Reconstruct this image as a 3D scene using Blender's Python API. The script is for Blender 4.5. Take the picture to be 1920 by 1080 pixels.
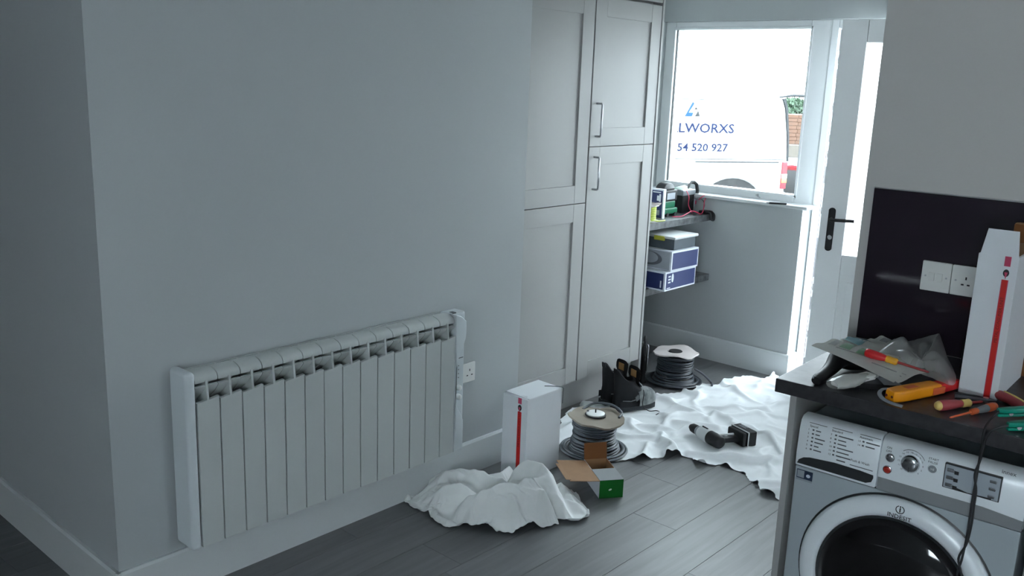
import bpy, bmesh, math, random
import numpy as np
from mathutils import Vector, Matrix, Euler
random.seed(7)
for o in list(bpy.data.objects): bpy.data.objects.remove(o, do_unlink=True)
SC = bpy.context.scene
COL = SC.collection
PI = math.pi

# ---------------------------------------------------------------- camera
F, YAW, PIT, ROL, H = 1710.35, -0.724999, 0.223382, -0.0366393, 1.70
_f = np.array([math.sin(YAW)*math.cos(PIT), math.cos(YAW)*math.cos(PIT), -math.sin(PIT)])
_r = np.array([math.cos(YAW), -math.sin(YAW), 0.0])
_d = np.cross(_f, _r)
_r2 = math.cos(ROL)*_r + math.sin(ROL)*_d
_d2 = -math.sin(ROL)*_r + math.cos(ROL)*_d
CR = np.array([_r2, _d2, _f])
cam = bpy.data.cameras.new('camera'); camo = bpy.data.objects.new('camera', cam); COL.objects.link(camo)
m = Matrix(((_r2[0], -_d2[0], -_f[0], 0), (_r2[1], -_d2[1], -_f[1], 0), (_r2[2], -_d2[2], -_f[2], H), (0, 0, 0, 1)))
camo.matrix_world = m
cam.sensor_width = 36; cam.sensor_fit = 'HORIZONTAL'; cam.lens = F/1920*36; cam.clip_start = 0.02; cam.clip_end = 300
SC.camera = camo

# ---------------------------------------------------------------- world: even overcast sky
W = bpy.data.worlds.new('overcast_sky'); SC.world = W; W.use_nodes = True
bg = W.node_tree.nodes['Background']
bg.inputs[0].default_value = (0.80, 0.92, 1.0, 1); bg.inputs[1].default_value = 13.5
SC.view_settings.view_transform = 'Standard'; SC.view_settings.look = 'None'
SC.view_settings.gamma = 1; SC.view_settings.use_curve_mapping = False
SC.view_settings.exposure = 0.68
SC.cycles.max_bounces = 10; SC.cycles.diffuse_bounces = 6; SC.cycles.transparent_max_bounces = 16

# ---------------------------------------------------------------- photo pixel -> point helpers
def ray(px, py):
    return CR.T @ np.array([(px-960)/F, (py-540)/F, 1.0])
def PZ(px, py, z):
    d = ray(px, py); t = (z-H)/d[2]; return Vector((d[0]*t, d[1]*t, z))
def PX(px, py, x):
    d = ray(px, py); t = x/d[0]; return Vector((x, d[1]*t, H+d[2]*t))
def PY(px, py, y):
    d = ray(px, py); t = y/d[1]; return Vector((d[0]*t, y, H+d[2]*t))
KA = math.radians(1.9); KO = np.array([-1.066, 2.336, 0.0])
KU = np.array([math.cos(KA), math.sin(KA), 0]); KV = np.array([-math.sin(KA), math.cos(KA), 0])
KM = Matrix.Translation(Vector(KO)) @ Matrix.Rotation(KA, 4, 'Z')   # kitchen counter frame
def K(u, v, z=0): return KM @ Vector((u, v, z))
def KP(px, py, v):          # pixel on the plane v = const of the counter frame -> (u, z)
    d = ray(px, py); t = (v + (KO @ KV)) / (d @ KV); q = d*t - KO; return (q @ KU, H + d[2]*t)
def KZ(px, py, z):          # pixel at height z -> counter frame (u, v)
    q = np.array(PZ(px, py, z)) - KO; return (q @ KU, q @ KV)

# ---------------------------------------------------------------- materials
def lin(c):
    return tuple(((x/12.92) if x <= 0.04045 else ((x+0.055)/1.055)**2.4) for x in c)
def hexc(h):
    return lin(tuple(int(h[i:i+2], 16)/255 for i in (0, 2, 4)))
MATS = {}
def mat(name, col, rough=0.5, metal=0.0, spec=0.5, var=0.06, vscale=12, bump=0.0, bscale=200, col2=None, stretch=(1, 1, 1), coat=0, coords='Object'):
    if name in MATS: return MATS[name]
    M = bpy.data.materials.new(name); M.use_nodes = True; nt = M.node_tree; b = nt.nodes['Principled BSDF']
    if isinstance(col, str): col = hexc(col)
    if col2 is None: c2 = tuple(max(0, x*(1-var)) for x in col)
    else: c2 = hexc(col2) if isinstance(col2, str) else col2
    tc = nt.nodes.new('ShaderNodeTexCoord'); mp = nt.nodes.new('ShaderNodeMapping'); mp.inputs['Scale'].default_value = stretch
    nt.links.new(tc.outputs[coords], mp.inputs[0])
    n = nt.nodes.new('ShaderNodeTexNoise'); n.inputs['Scale'].default_value = vscale; n.inputs['Detail'].default_value = 5
    nt.links.new(mp.outputs[0], n.inputs[0])
    r = nt.nodes.new('ShaderNodeValToRGB'); r.color_ramp.elements[0].position = 0.3; r.color_ramp.elements[1].position = 0.7
    r.color_ramp.elements[0].color = (*c2, 1); r.color_ramp.elements[1].color = (*col, 1)
    nt.links.new(n.outputs[0], r.inputs[0]); nt.links.new(r.outputs[0], b.inputs['Base Color'])
    b.inputs['Roughness'].default_value = rough; b.inputs['Metallic'].default_value = metal
    b.inputs['Specular IOR Level'].default_value = spec
    if coat: b.inputs['Coat Weight'].default_value = coat
    if bump:
        n2 = nt.nodes.new('ShaderNodeTexNoise'); n2.inputs['Scale'].default_value = bscale; n2.inputs['Detail'].default_value = 3
        nt.links.new(mp.outputs[0], n2.inputs[0])
        bp = nt.nodes.new('ShaderNodeBump'); bp.inputs['Strength'].default_value = bump; bp.inputs['Distance'].default_value = 0.002
        nt.links.new(n2.outputs[0], bp.inputs['Height']); nt.links.new(bp.outputs[0], b.inputs['Normal'])
    MATS[name] = M; return M

def clear_mat(name, tint=(1, 1, 1), gloss=0.08, rough=0.0, fres=True, diffuse=0.0, dcol=(1, 1, 1)):
    M = bpy.data.materials.new(name); M.use_nodes = True; nt = M.node_tree; nt.nodes.clear()
    out = nt.nodes.new('ShaderNodeOutputMaterial'); tr = nt.nodes.new('ShaderNodeBsdfTransparent'); tr.inputs[0].default_value = (*tint, 1)
    gl = nt.nodes.new('ShaderNodeBsdfGlossy'); gl.inputs['Roughness'].default_value = rough
    mx = nt.nodes.new('ShaderNodeMixShader')
    if fres:
        lw = nt.nodes.new('ShaderNodeFresnel'); lw.inputs[0].default_value = 1.45; nt.links.new(lw.outputs[0], mx.inputs[0])
    else: mx.inputs[0].default_value = gloss
    nt.links.new(tr.outputs[0], mx.inputs[1]); nt.links.new(gl.outputs[0], mx.inputs[2])
    last = mx
    if diffuse:
        df = nt.nodes.new('ShaderNodeBsdfDiffuse'); df.inputs[0].default_value = (*dcol, 1); tl = nt.nodes.new('ShaderNodeBsdfTranslucent'); tl.inputs[0].default_value = (*dcol, 1)
        m0 = nt.nodes.new('ShaderNodeMixShader'); m0.inputs[0].default_value = 0.5
        nt.links.new(df.outputs[0], m0.inputs[1]); nt.links.new(tl.outputs[0], m0.inputs[2])
        m1 = nt.nodes.new('ShaderNodeMixShader'); m1.inputs[0].default_value = diffuse
        nt.links.new(mx.outputs[0], m1.inputs[1]); nt.links.new(m0.outputs[0], m1.inputs[2]); last = m1
    nt.links.new(last.outputs[0], out.inputs[0]); MATS[name] = M; return M

mat('wall_paint', (0.445, 0.47, 0.475), 0.62, var=0.03, vscale=2, bump=0.06, bscale=160)
mat('partition_paint', (0.53, 0.515, 0.495), 0.62, var=0.03, vscale=2, bump=0.06, bscale=160)
mat('ceiling_paint', (0.78, 0.79, 0.79), 0.8, var=0.02, vscale=2)
mat('white_gloss', (0.62, 0.645, 0.65), 0.32, var=0.03, vscale=3)
mat('upvc', (0.80, 0.82, 0.83), 0.28, var=0.02, vscale=3)
mat('radiator_enamel', (0.50, 0.525, 0.515), 0.35, var=0.02, vscale=4)
mat('radiator_cap', (0.60, 0.64, 0.66), 0.3, var=0.02, vscale=4)
mat('cabinet_paint', (0.36, 0.36, 0.35), 0.45, var=0.02, vscale=3)
mat('dark_gap', (0.02, 0.02, 0.022), 0.8)
mat('rubber_black', (0.018, 0.018, 0.02), 0.55, var=0.2)
mat('plastic_black', (0.010, 0.010, 0.012), 0.5, var=0.2, spec=0.3)
mat('plastic_white', (0.80, 0.80, 0.78), 0.3, var=0.02)
mat('plastic_grey', (0.22, 0.24, 0.26), 0.4)
mat('steel', (0.55, 0.56, 0.58), 0.28, 1.0, var=0.1)
mat('dark_steel', (0.16, 0.16, 0.17), 0.35, 1.0, var=0.15)
mat('carton_white', (0.70, 0.72, 0.75), 0.55, var=0.04, vscale=6, bump=0.05, bscale=300)
mat('carton_brown', '9a7350', 0.75, var=0.12, vscale=20, bump=0.1, bscale=250)
mat('carton_dark_brown', '7a4a22', 0.75, var=0.12, vscale=20)
mat('board_raw', '8f8578', 0.8, var=0.14, vscale=14, bump=0.15, bscale=150)
mat('board_pale', (0.72, 0.66, 0.64), 0.8, var=0.1, vscale=14)
mat('tape_red', (0.62, 0.015, 0.012), 0.35, var=0.12, vscale=30)
mat('tape_pink', (0.55, 0.06, 0.13), 0.3, var=0.1)
mat('ink_black', (0.012, 0.012, 0.014), 0.6)
mat('ink_grey', (0.10, 0.11, 0.12), 0.6)
mat('ink_dark_red', (0.13, 0.008, 0.01), 0.6)
mat('cable_grey', (0.085, 0.10, 0.115), 0.45, var=0.15, vscale=30)
mat('cable_dark', (0.05, 0.058, 0.07), 0.45, var=0.15, vscale=30)
mat('cloth_white', (0.88, 0.905, 0.92), 0.85, var=0.05, vscale=5, bump=0.12, bscale=900)
mat('cloth_cream', (0.88, 0.895, 0.89), 0.85, var=0.08, vscale=6, bump=0.12, bscale=900)
mat('green_card', (0.0, 0.13, 0.012), 0.45, var=0.08)
mat('grey_card', (0.22, 0.23, 0.24), 0.55, var=0.08)
mat('worktop_stone', (0.042, 0.040, 0.044), 0.38, vscale=38, col2=(0.014, 0.013, 0.016), bump=0.05, bscale=120)
mat('shelf_stone', (0.16, 0.17, 0.175), 0.42, vscale=30, col2=(0.05, 0.053, 0.056))
mat('splash_gloss', (0.020, 0.013, 0.021), 0.05, spec=0.6, var=0.05)
mat('machine_silver', (0.46, 0.51, 0.54), 0.36, 0.2, var=0.03, vscale=3)
mat('machine_light', (0.82, 0.86, 0.89), 0.30, 0.05, var=0.02, vscale=3)
mat('machine_band', (0.26, 0.27, 0.28), 0.4, 0.1, var=0.02)
mat('machine_dark', (0.025, 0.027, 0.03), 0.35)
mat('machine_glass', (0.006, 0.005, 0.006), 0.06, spec=0.7)
mat('chrome', (0.62, 0.64, 0.66), 0.14, 1.0, var=0.02)
mat('button_red', (0.42, 0.03, 0.02), 0.3)
mat('lcd', (0.40, 0.44, 0.48), 0.18, var=0.03)
mat('label_blue', (0.02, 0.035, 0.075), 0.4)
mat('vde_red', (0.62, 0.012, 0.018), 0.35, var=0.1)
mat('vde_yellow', (0.75, 0.36, 0.02), 0.4, var=0.08)
mat('vde_cream', (0.72, 0.52, 0.16), 0.45, var=0.08)
mat('vde_dull_red', (0.40, 0.06, 0.07), 0.5, var=0.15)
mat('shaft_red', (0.30, 0.03, 0.03), 0.4)
mat('tester_yellow', (0.86, 0.30, 0.004), 0.4, var=0.06)
mat('orange_plastic', (0.72, 0.13, 0.04), 0.45, var=0.1)
mat('clip_green', (0.0, 0.25, 0.17), 0.4, var=0.1)
mat('paper', (0.80, 0.80, 0.76), 0.7, var=0.06, vscale=20)
mat('paper_teal', (0.05, 0.20, 0.24), 0.6)
mat('paper_green', (0.05, 0.15, 0.06), 0.6)
mat('paper_grey', (0.28, 0.28, 0.27), 0.7)
mat('box_blue', (0.018, 0.032, 0.13), 0.45, var=0.12)
mat('box_white', (0.70, 0.74, 0.80), 0.5)
mat('box_grey', (0.34, 0.37, 0.41), 0.5)
mat('box_grey_dark', (0.13, 0.14, 0.16), 0.5)
mat('case_grey', (0.075, 0.095, 0.11), 0.5, var=0.15)
mat('case_lid', (0.58, 0.60, 0.60), 0.4, var=0.06, vscale=8)
mat('case_yellow', (0.48, 0.47, 0.05), 0.45)
mat('spool_lime', (0.50, 0.58, 0.10), 0.5, var=0.1)
mat('tester_green', (0.0, 0.13, 0.06), 0.4, var=0.1)
mat('lead_red', (0.62, 0.03, 0.10), 0.4)
mat('boot_suede', (0.006, 0.0065, 0.009), 0.9, var=0.3, vscale=40, bump=0.25, bscale=250)
mat('boot_leather', (0.012, 0.013, 0.017), 0.62, var=0.3, vscale=30, bump=0.2, bscale=160)
mat('boot_scuff', (0.55, 0.58, 0.57), 0.8, vscale=30, col2=(0.20, 0.22, 0.22), bump=0.3, bscale=120)
mat('boot_sole', (0.03, 0.035, 0.04), 0.7, var=0.3, vscale=20)
mat('boot_lining', '9a7448', 0.85)
mat('boot_trim', (0.15, 0.16, 0.17), 0.7)
mat('van_white', (0.42, 0.44, 0.45), 0.3, var=0.02)
mat('van_blue', (0.012, 0.018, 0.055), 0.8, spec=0.1)
mat('van_grey', (0.03, 0.032, 0.035), 0.7, spec=0.15)
mat('van_logo_blue', (0.02, 0.06, 0.17), 0.7, spec=0.1)
mat('tail_red', (0.55, 0.01, 0.02), 0.25)
mat('tail_amber', (0.7, 0.16, 0.05), 0.25)
mat('tyre', (0.012, 0.012, 0.013), 0.8)
mat('yard', (0.20, 0.20, 0.19), 0.9, var=0.3, vscale=3)
mat('leaf', (0.018, 0.05, 0.02), 0.7, var=0.5, vscale=6)
mat('bark', (0.06, 0.045, 0.035), 0.9)
mat('brick_red', (0.10, 0.048, 0.028), 0.85, var=0.2, vscale=10)
mat('timber', (0.10, 0.085, 0.07), 0.8, var=0.2)
mat('yellow_level', (0.40, 0.19, 0.005), 0.4)
clear_mat('pane_glass', (0.97, 0.985, 0.98))
clear_mat('plastic_film', (0.93, 0.93, 0.92), gloss=0.16, rough=0.12, fres=False, diffuse=0.36, dcol=(0.75, 0.75, 0.73))
clear_mat('bubble_film', (0.9, 0.9, 0.9), gloss=0.22, rough=0.15, fres=False, diffuse=0.5, dcol=(0.72, 0.72, 0.68))
# frosted door glass
M = bpy.data.materials.new('frosted_glass'); M.use_nodes = True; nt = M.node_tree; nt.nodes.clear()
_o = nt.nodes.new('ShaderNodeOutputMaterial'); _t = nt.nodes.new('ShaderNodeBsdfTranslucent'); _t.inputs[0].default_value = (0.92, 0.92, 0.90, 1)
_g = nt.nodes.new('ShaderNodeBsdfRefraction'); _g.inputs['Roughness'].default_value = 0.35; _g.inputs['IOR'].default_value = 1.02
_m = nt.nodes.new('ShaderNodeMixShader'); _m.inputs[0].default_value = 0.6
nt.links.new(_t.outputs[0], _m.inputs[1]); nt.links.new(_g.outputs[0], _m.inputs[2]); nt.links.new(_m.outputs[0], _o.inputs[0]); MATS['frosted_glass'] = M
# plank: grain along Y with a tint of its own for each object
M = bpy.data.materials.new('vinyl_plank'); M.use_nodes = True; nt = M.node_tree; b = nt.nodes['Principled BSDF']
tc = nt.nodes.new('ShaderNodeTexCoord'); oi = nt.nodes.new('ShaderNodeObjectInfo'); mp = nt.nodes.new('ShaderNodeMapping'); mp.inputs['Scale'].default_value = (16, 1.1, 1)
add = nt.nodes.new('ShaderNodeVectorMath'); add.operation = 'ADD'; sc_ = nt.nodes.new('ShaderNodeMath'); sc_.operation = 'MULTIPLY'; sc_.inputs[1].default_value = 37
nt.links.new(oi.outputs['Random'], sc_.inputs[0]); nt.links.new(tc.outputs['Object'], add.inputs[0]); nt.links.new(sc_.outputs[0], add.inputs[1]); nt.links.new(add.outputs[0], mp.inputs[0])
n1 = nt.nodes.new('ShaderNodeTexNoise'); n1.inputs['Scale'].default_value = 2.2; n1.inputs['Detail'].default_value = 8; n1.inputs['Distortion'].default_value = 0.6
nt.links.new(mp.outputs[0], n1.inputs[0])
rp = nt.nodes.new('ShaderNodeValToRGB'); rp.color_ramp.elements[0].position = 0.32; rp.color_ramp.elements[1].position = 0.68
rp.color_ramp.elements[0].color = (0.112, 0.113, 0.116, 1); rp.color_ramp.elements[1].color = (0.150, 0.152, 0.155, 1)
nt.links.new(n1.outputs[0], rp.inputs[0])
hs = nt.nodes.new('ShaderNodeHueSaturation'); mr = nt.nodes.new('ShaderNodeMapRange'); mr.inputs[3].default_value = 0.9; mr.inputs[4].default_value = 1.1
nt.links.new(oi.outputs['Random'], mr.inputs[0]); nt.links.new(mr.outputs[0], hs.inputs['Value']); nt.links.new(rp.outputs[0], hs.inputs['Color']); nt.links.new(hs.outputs[0], b.inputs['Base Color'])
b.inputs['Roughness'].default_value = 0.42
bp = nt.nodes.new('ShaderNodeBump'); bp.inputs['Strength'].default_value = 0.12; bp.inputs['Distance'].default_value = 0.001
nt.links.new(n1.outputs[0], bp.inputs['Height']); nt.links.new(bp.outputs[0], b.inputs['Normal']); MATS['vinyl_plank'] = M

# ---------------------------------------------------------------- mesh builder
class B:
    def __init__(s): s.bm = bmesh.new(); s.hard = False; s.soft = False
    def _merge(s, bm2, mtx=None):
        if mtx is not None: bm2.transform(mtx)
        me = bpy.data.meshes.new('tmp'); bm2.to_mesh(me); bm2.free(); s.bm.from_mesh(me); bpy.data.meshes.remove(me); return s
    def box(s, x0, x1, y0, y1, z0, z1, bev=0, seg=2, mtx=None):
        b2 = bmesh.new(); bmesh.ops.create_cube(b2, size=1, matrix=Matrix.Translation(((x0+x1)/2, (y0+y1)/2, (z0+z1)/2)) @ Matrix.Diagonal((x1-x0, y1-y0, z1-z0, 1)))
        if bev: bmesh.ops.bevel(b2, geom=list(b2.edges), offset=bev, segments=seg, profile=0.5, affect='EDGES')
        s.hard = True
        return s._merge(b2, mtx)
    def prism(s, poly, axis, a0, a1, bev=0, seg=2, mtx=None):
        b2 = bmesh.new()
        def P(p, a): return {'X': (a, p[0], p[1]), 'Y': (p[0], a, p[1]), 'Z': (p[0], p[1], a)}[axis]
        v0 = [b2.verts.new(P(p, a0)) for p in poly]; v1 = [b2.verts.new(P(p, a1)) for p in poly]; n = len(poly)
        f0 = b2.faces.new(v0); f1 = b2.faces.new(list(reversed(v1)))
        for i in range(n): b2.faces.new((v0[i], v1[i], v1[(i+1) % n], v0[(i+1) % n]))
        bmesh.ops.recalc_face_normals(b2, faces=list(b2.faces))
        if bev: bmesh.ops.bevel(b2, geom=list(set(f0.edges) | set(f1.edges)), offset=bev, segments=seg, profile=0.5, affect='EDGES')
        return s._merge(b2, mtx)
    def lathe(s, prof, seg=32, mtx=None, close=False):
        s.soft = True
        b2 = bmesh.new(); rings = []
        for r, z in prof:
            if r < 1e-6: rings.append([b2.verts.new((0, 0, z))])
            else: rings.append([b2.verts.new((r*math.cos(2*PI*k/seg), r*math.sin(2*PI*k/seg), z)) for k in range(seg)])
        prs = list(zip(rings, rings[1:]))
        if close: prs.append((rings[-1], rings[0]))
        for A, C in prs:
            for k in range(seg):
                k2 = (k+1) % seg
                if len(A) == 1 and len(C) == 1: continue
                if len(A) == 1: b2.faces.new((A[0], C[k2], C[k]))
                elif len(C) == 1: b2.faces.new((A[k], A[k2], C[0]))
                else: b2.faces.new((A[k], A[k2], C[k2], C[k]))
        bmesh.ops.recalc_face_normals(b2, faces=list(b2.faces))
        return s._merge(b2, mtx)
    def cyl(s, p0, p1, r0, r1=None, seg=20, bev=0):
        r1 = r0 if r1 is None else r1; p0 = Vector(p0); p1 = Vector(p1); L = (p1-p0).length
        q = (p1-p0).to_track_quat('Z', 'Y').to_matrix().to_4x4(); mt = Matrix.Translation(p0) @ q
        if bev: pr = [(0, 0), (r0-bev, 0), (r0, bev), (r1, L-bev), (r1-bev, L), (0, L)]
        else: pr = [(0, 0), (r0, 0), (r1, L), (0, L)]
        return s.lathe(pr, seg, mt)
    def rod(s, prof, p0, p1, seg=20):        # prof [(t metres along, r)]
        p0 = Vector(p0); p1 = Vector(p1); mt = Matrix.Translation(p0) @ (p1-p0).to_track_quat('Z', 'Y').to_matrix().to_4x4()
        pr = [(r, t) for t, r in prof]
        if pr[0][0] > 0: pr = [(0, pr[0][1])] + pr
        if pr[-1][0] > 0: pr = pr + [(0, pr[-1][1])]
        return s.lathe(pr, seg, mt)
    def tube(s, pts, r, seg=8, closed=False, flat=1.0):
        s.soft = True
        pts = [Vector(p) for p in pts]; b2 = bmesh.new(); rings = []; n = len(pts); prev = None
        for i, p in enumerate(pts):
            if closed: t = pts[(i+1) % n]-pts[i-1]
            else: t = pts[min(i+1, n-1)]-pts[max(i-1, 0)]
            t.normalize()
            if prev is None:
                a = Vector((0, 0, 1)) if abs(t.z) < 0.9 else Vector((1, 0, 0)); nrm = t.cross(a).normalized()
            else: nrm = (prev - t*prev.dot(t)).normalized()
            prev = nrm; bn = t.cross(nrm)
            rr = r[i] if isinstance(r, (list, tuple)) else r
            rings.append([b2.verts.new(p + nrm*rr*math.cos(2*PI*k/seg) + bn*rr*flat*math.sin(2*PI*k/seg)) for k in range(seg)])
        pr = list(zip(rings, rings[1:]))
        if closed: pr.append((rings[-1], rings[0]))
        for A, C in pr:
            for k in range(seg): b2.faces.new((A[k], A[(k+1) % seg], C[(k+1) % seg], C[k]))
        if not closed:
            b2.faces.new(list(reversed(rings[0]))); b2.faces.new(rings[-1])
        bmesh.ops.recalc_face_normals(b2, faces=list(b2.faces))
        return s._merge(b2)
    def grid(s, P, closed_u=False, thick=0):     # P[i][j] -> points
        b2 = bmesh.new(); V = [[b2.verts.new(p) for p in row] for row in P]; n = len(V); k = len(V[0])
        for i in range(n if closed_u else n-1):
            for j in range(k-1):
                b2.faces.new((V[i][j], V[(i+1) % n][j], V[(i+1) % n][j+1], V[i][j+1]))
        if thick: bmesh.ops.solidify(b2, geom=list(b2.faces), thickness=thick)
        return s._merge(b2)
    def mesh(s, verts, faces):
        b2 = bmesh.new(); V = [b2.verts.new(v) for v in verts]
        for f in faces: b2.faces.new([V[i] for i in f])
        bmesh.ops.recalc_face_normals(b2, faces=list(b2.faces)); return s._merge(b2)
    def me(s, name, material, smooth=True):
        me = bpy.data.meshes.new(name); s.bm.to_mesh(me); s.bm.free()
        me.materials.append(MATS[material])
        if smooth:
            me.shade_smooth()
            try: me.set_sharp_from_angle(angle=math.radians(52 if s.soft else 38))
            except Exception: pass
        return me
    def build(s, name, material, parent=None, label=None, smooth=True, mtx=None):
        if mtx is not None: s.bm.transform(mtx)
        o = bpy.data.objects.new(name, s.me(name, material, smooth)); COL.objects.link(o)
        if s.hard and not s.soft and smooth:
            w = o.modifiers.new('weighted_normals', 'WEIGHTED_NORMAL'); w.keep_sharp = True; w.weight = 100
        if parent: o.parent = parent
        if label: o['label'] = label
        return o
def thing(name, label, cat, loc=(0, 0, 0), rz=0, group=None, mtx=None):
    o = bpy.data.objects.new(name, None); COL.objects.link(o); o.empty_display_size = 0.05
    if mtx is not None: o.matrix_world = mtx
    else: o.location = loc; o.rotation_euler = (0, 0, rz)
    o['label'] = label; o['category'] = cat
    if group: o['group'] = group
    return o
def tag(o, label, cat, group=None, kind=None):
    o['label'] = label; o['category'] = cat
    if group: o['group'] = group
    if kind: o['kind'] = kind
    return o
def struct(o, label, cat): return tag(o, label, cat, kind='structure')
def part(name, me, parent, loc=(0, 0, 0), rot=(0, 0, 0)):
    o = bpy.data.objects.new(name, me); COL.objects.link(o); o.parent = parent; o.location = loc; o.rotation_euler = rot
    if name in ('front_panel', 'fin', 'hood'): o.modifiers.new('weighted_normals', 'WEIGHTED_NORMAL').keep_sharp = True
    return o
def text(name, body, size, material, parent, mtx, extrude=0.0004, align='LEFT', label=None, xs=1.0, bold=0.0):
    c = bpy.data.curves.new(name, 'FONT'); c.body = body; c.size = size; c.extrude = extrude; c.align_x = align; c.resolution_u = 2
    c.offset = bold*size
    t = bpy.data.objects.new(name, c); COL.objects.link(t); bpy.context.view_layer.update()
    dg = bpy.context.evaluated_depsgraph_get(); me = bpy.data.meshes.new_from_object(t.evaluated_get(dg))
    bpy.data.objects.remove(t, do_unlink=True); bpy.data.curves.remove(c)
    me.transform(mtx @ Matrix.Diagonal((xs, 1, 1, 1))); me.materials.clear(); me.materials.append(MATS[material])
    o = bpy.data.objects.new(name, me); COL.objects.link(o); o.parent = parent
    if label: o['label'] = label
    return o
RX90 = Matrix.Rotation(PI/2, 4, 'X')      # text plane xy -> xz, facing -y
RXZ = Matrix.Rotation(PI/2, 4, 'Z') @ RX90  # facing +x, reading along +y

# ================================================================ SETTING
XW, Y0, Y1 = -2.615, 1.14, 3.015       # radiator wall
YB = 5.065                             # low wall under the window
XN = -3.345                            # niche / cabinet back wall
# floor with planks
fl = B().box(-6.0, 2.6, -3.0, 5.32, -0.06, -0.0025).build('floor', 'dark_gap', smooth=False)
struct(fl, 'grey wood-effect plank floor running towards the window', 'floor')
PW, PL = 0.2035, 1.22
pm = B().box(-PW/2+0.0006, PW/2-0.0006, -PL/2+0.0006, PL/2-0.0006, -0.004, 0.0, bev=0.0005, seg=1).me('plank', 'vinyl_plank', False)
rowoff = {0: 2.916, 1: 2.30, -1: 2.05, 2: 2.67, -2: 3.35, 3: 3.2}
for r in range(-22, 21):
    xc = -1.675 - PW/2 + r*PW
    if xc < -6.0 or xc > 2.5: continue
    off = rowoff.get(r, random.uniform(0, PL))
    y = off - 6*PL
    while y < 5.3:
        yc = y + PL/2
        if y+PL > -3.0 and y+PL < 5.32+1e-6 or (y < 5.3 and y+PL >= 5.32):
            o = None
            if y+PL > 5.32:
                o = B().box(-PW/2+0.0006, PW/2-0.0006, y+0.0006-yc, 5.31-yc, -0.004, 0.0).me('plank', 'vinyl_plank', False)
            if yc > -3.0 and not (xc < -2.75 and yc > 1.9 and yc < 3.0 and False):
                part('plank', o or pm, fl, (xc, yc, 0))
        y += PL
# ceiling
struct(B().box(-6.0, 2.6, -3.0, 5.4, 2.42, 2.5).build('ceiling', 'ceiling_paint', smooth=False), 'plain white ceiling above the whole room', 'ceiling')
# left wall: L-shaped block with the outside corner
wl = B().prism([(-6.0, Y0), (XW, Y0), (XW, Y1), (XW-0.17, Y1), (XW-0.17, Y0+0.2), (-6.0, Y0+0.2)], 'Z', 0, 2.42).build('wall_left', 'wall_paint', smooth=False)
struct(wl, 'plain pale grey painted wall with outside corner behind the radiator', 'wall')
bbp = lambda t, h: [(0, 0), (t, 0), (t, h-0.008), (t-0.006, h), (0, h)]
T = 0.016
bl = B()
bl.prism([(XW+p, q) for p, q in bbp(T, 0.152)], 'Y', Y0-T+0.0005, Y1)
struct(bl.build('baseboard_left', 'white_gloss', smooth=False), 'white skirting board under the radiator', 'skirting board')
bc = B(); bc.prism([(Y0-p, q) for p, q in bbp(T, 0.152)], 'X', -6.0, XW+T-0.0005)
struct(bc.build('baseboard_corner', 'white_gloss', smooth=False), 'white skirting board on the short wall left of the radiator corner', 'skirting board')
# niche left wall and wall behind
struct(B().box(XN-0.15, XN, Y1, 5.4, 0, 2.42).build('wall_niche', 'wall_paint', smooth=False), 'pale wall at the back of the cupboards and shelves', 'wall')
# back wall (low, under window) with return towards the door
wb = B().box(XN, -2.253, YB, 5.165, 0, 1.03).box(XN-0.15, -2.253, 5.165, 5.36, -0.2, 1.03).build('wall_back', 'wall_paint', smooth=False)
struct(wb, 'low grey painted wall under the window', 'wall')
wu = B().box(XN-0.15, 2.6, 5.13, 5.36, 2.10, 2.5).build('wall_back_upper', 'wall_paint', smooth=False)
struct(wu, 'strip of wall above the window and door', 'wall')
struct(B().box(-1.20, 2.6, 5.13, 5.36, -0.2, 2.10).build('wall_back_right', 'wall_paint', smooth=False), 'plain wall on the hinge side of the door', 'wall')
bb = B().prism([(YB-p, q) for p, q in bbp(T, 0.15)], 'X', XN, -2.253+T).prism([(-2.253+p, q) for p, q in bbp(T, 0.15)], 'Y', YB, 5.165)
struct(bb.build('baseboard_back', 'white_gloss', smooth=False), 'white skirting board under the window wall, turning the corner by the door', 'skirting board')
# enclosing walls outside the frame: right and rear openings added to let daylight in
def holed(x0, x1, z0, z1, holes, f):      # wall with rectangular openings, cut into boxes
    xs_ = sorted({x0, x1, *[h[0] for h in holes], *[h[1] for h in holes]}); b_ = B()
    for a, c in zip(xs_, xs_[1:]):
        hh = [h for h in holes if h[0] <= a+1e-6 and h[1] >= c-1e-6]
        if not hh: f(b_, a, c, z0, z1)
        else: f(b_, a, c, z0, hh[0][2]); f(b_, a, c, hh[0][3], z1)
    return b_
wr = holed(-3.0, 5.4, 0, 2.42, [(2.20, 2.60, 1.2, 1.95), (3.75, 4.35, 1.15, 1.85)], lambda b_, a, c, z0, z1: b_.box(2.5, 2.65, a, c, z0, z1)).build('wall_right', 'wall_paint', smooth=False)
struct(wr, 'kitchen side wall with two unseen openings added for daylight', 'wall')
wr2 = holed(-6.0, 2.65, 0, 2.42, [(0.3, 1.6, 1.0, 2.1)], lambda b_, a, c, z0, z1: b_.box(a, c, -3.15, -3.0, z0, z1)).build('wall_rear', 'wall_paint', smooth=False)
struct(wr2, 'rear wall of the room with an unseen opening added for daylight', 'wall')
struct(B().box(-6.15, -6.0, -3.15, 1.34, 0, 2.42).build('wall_far_left', 'wall_paint', smooth=False), 'far side wall of the living area', 'wall')
# partition behind the counter (counter frame)
wp = B().box(-0.028, 3.6, 0.626, 0.74, 0, 2.42).build('wall_partition', 'partition_paint', smooth=False); wp.matrix_world = KM
struct(wp, 'pale partition wall behind the worktop and splashback', 'wall')

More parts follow.
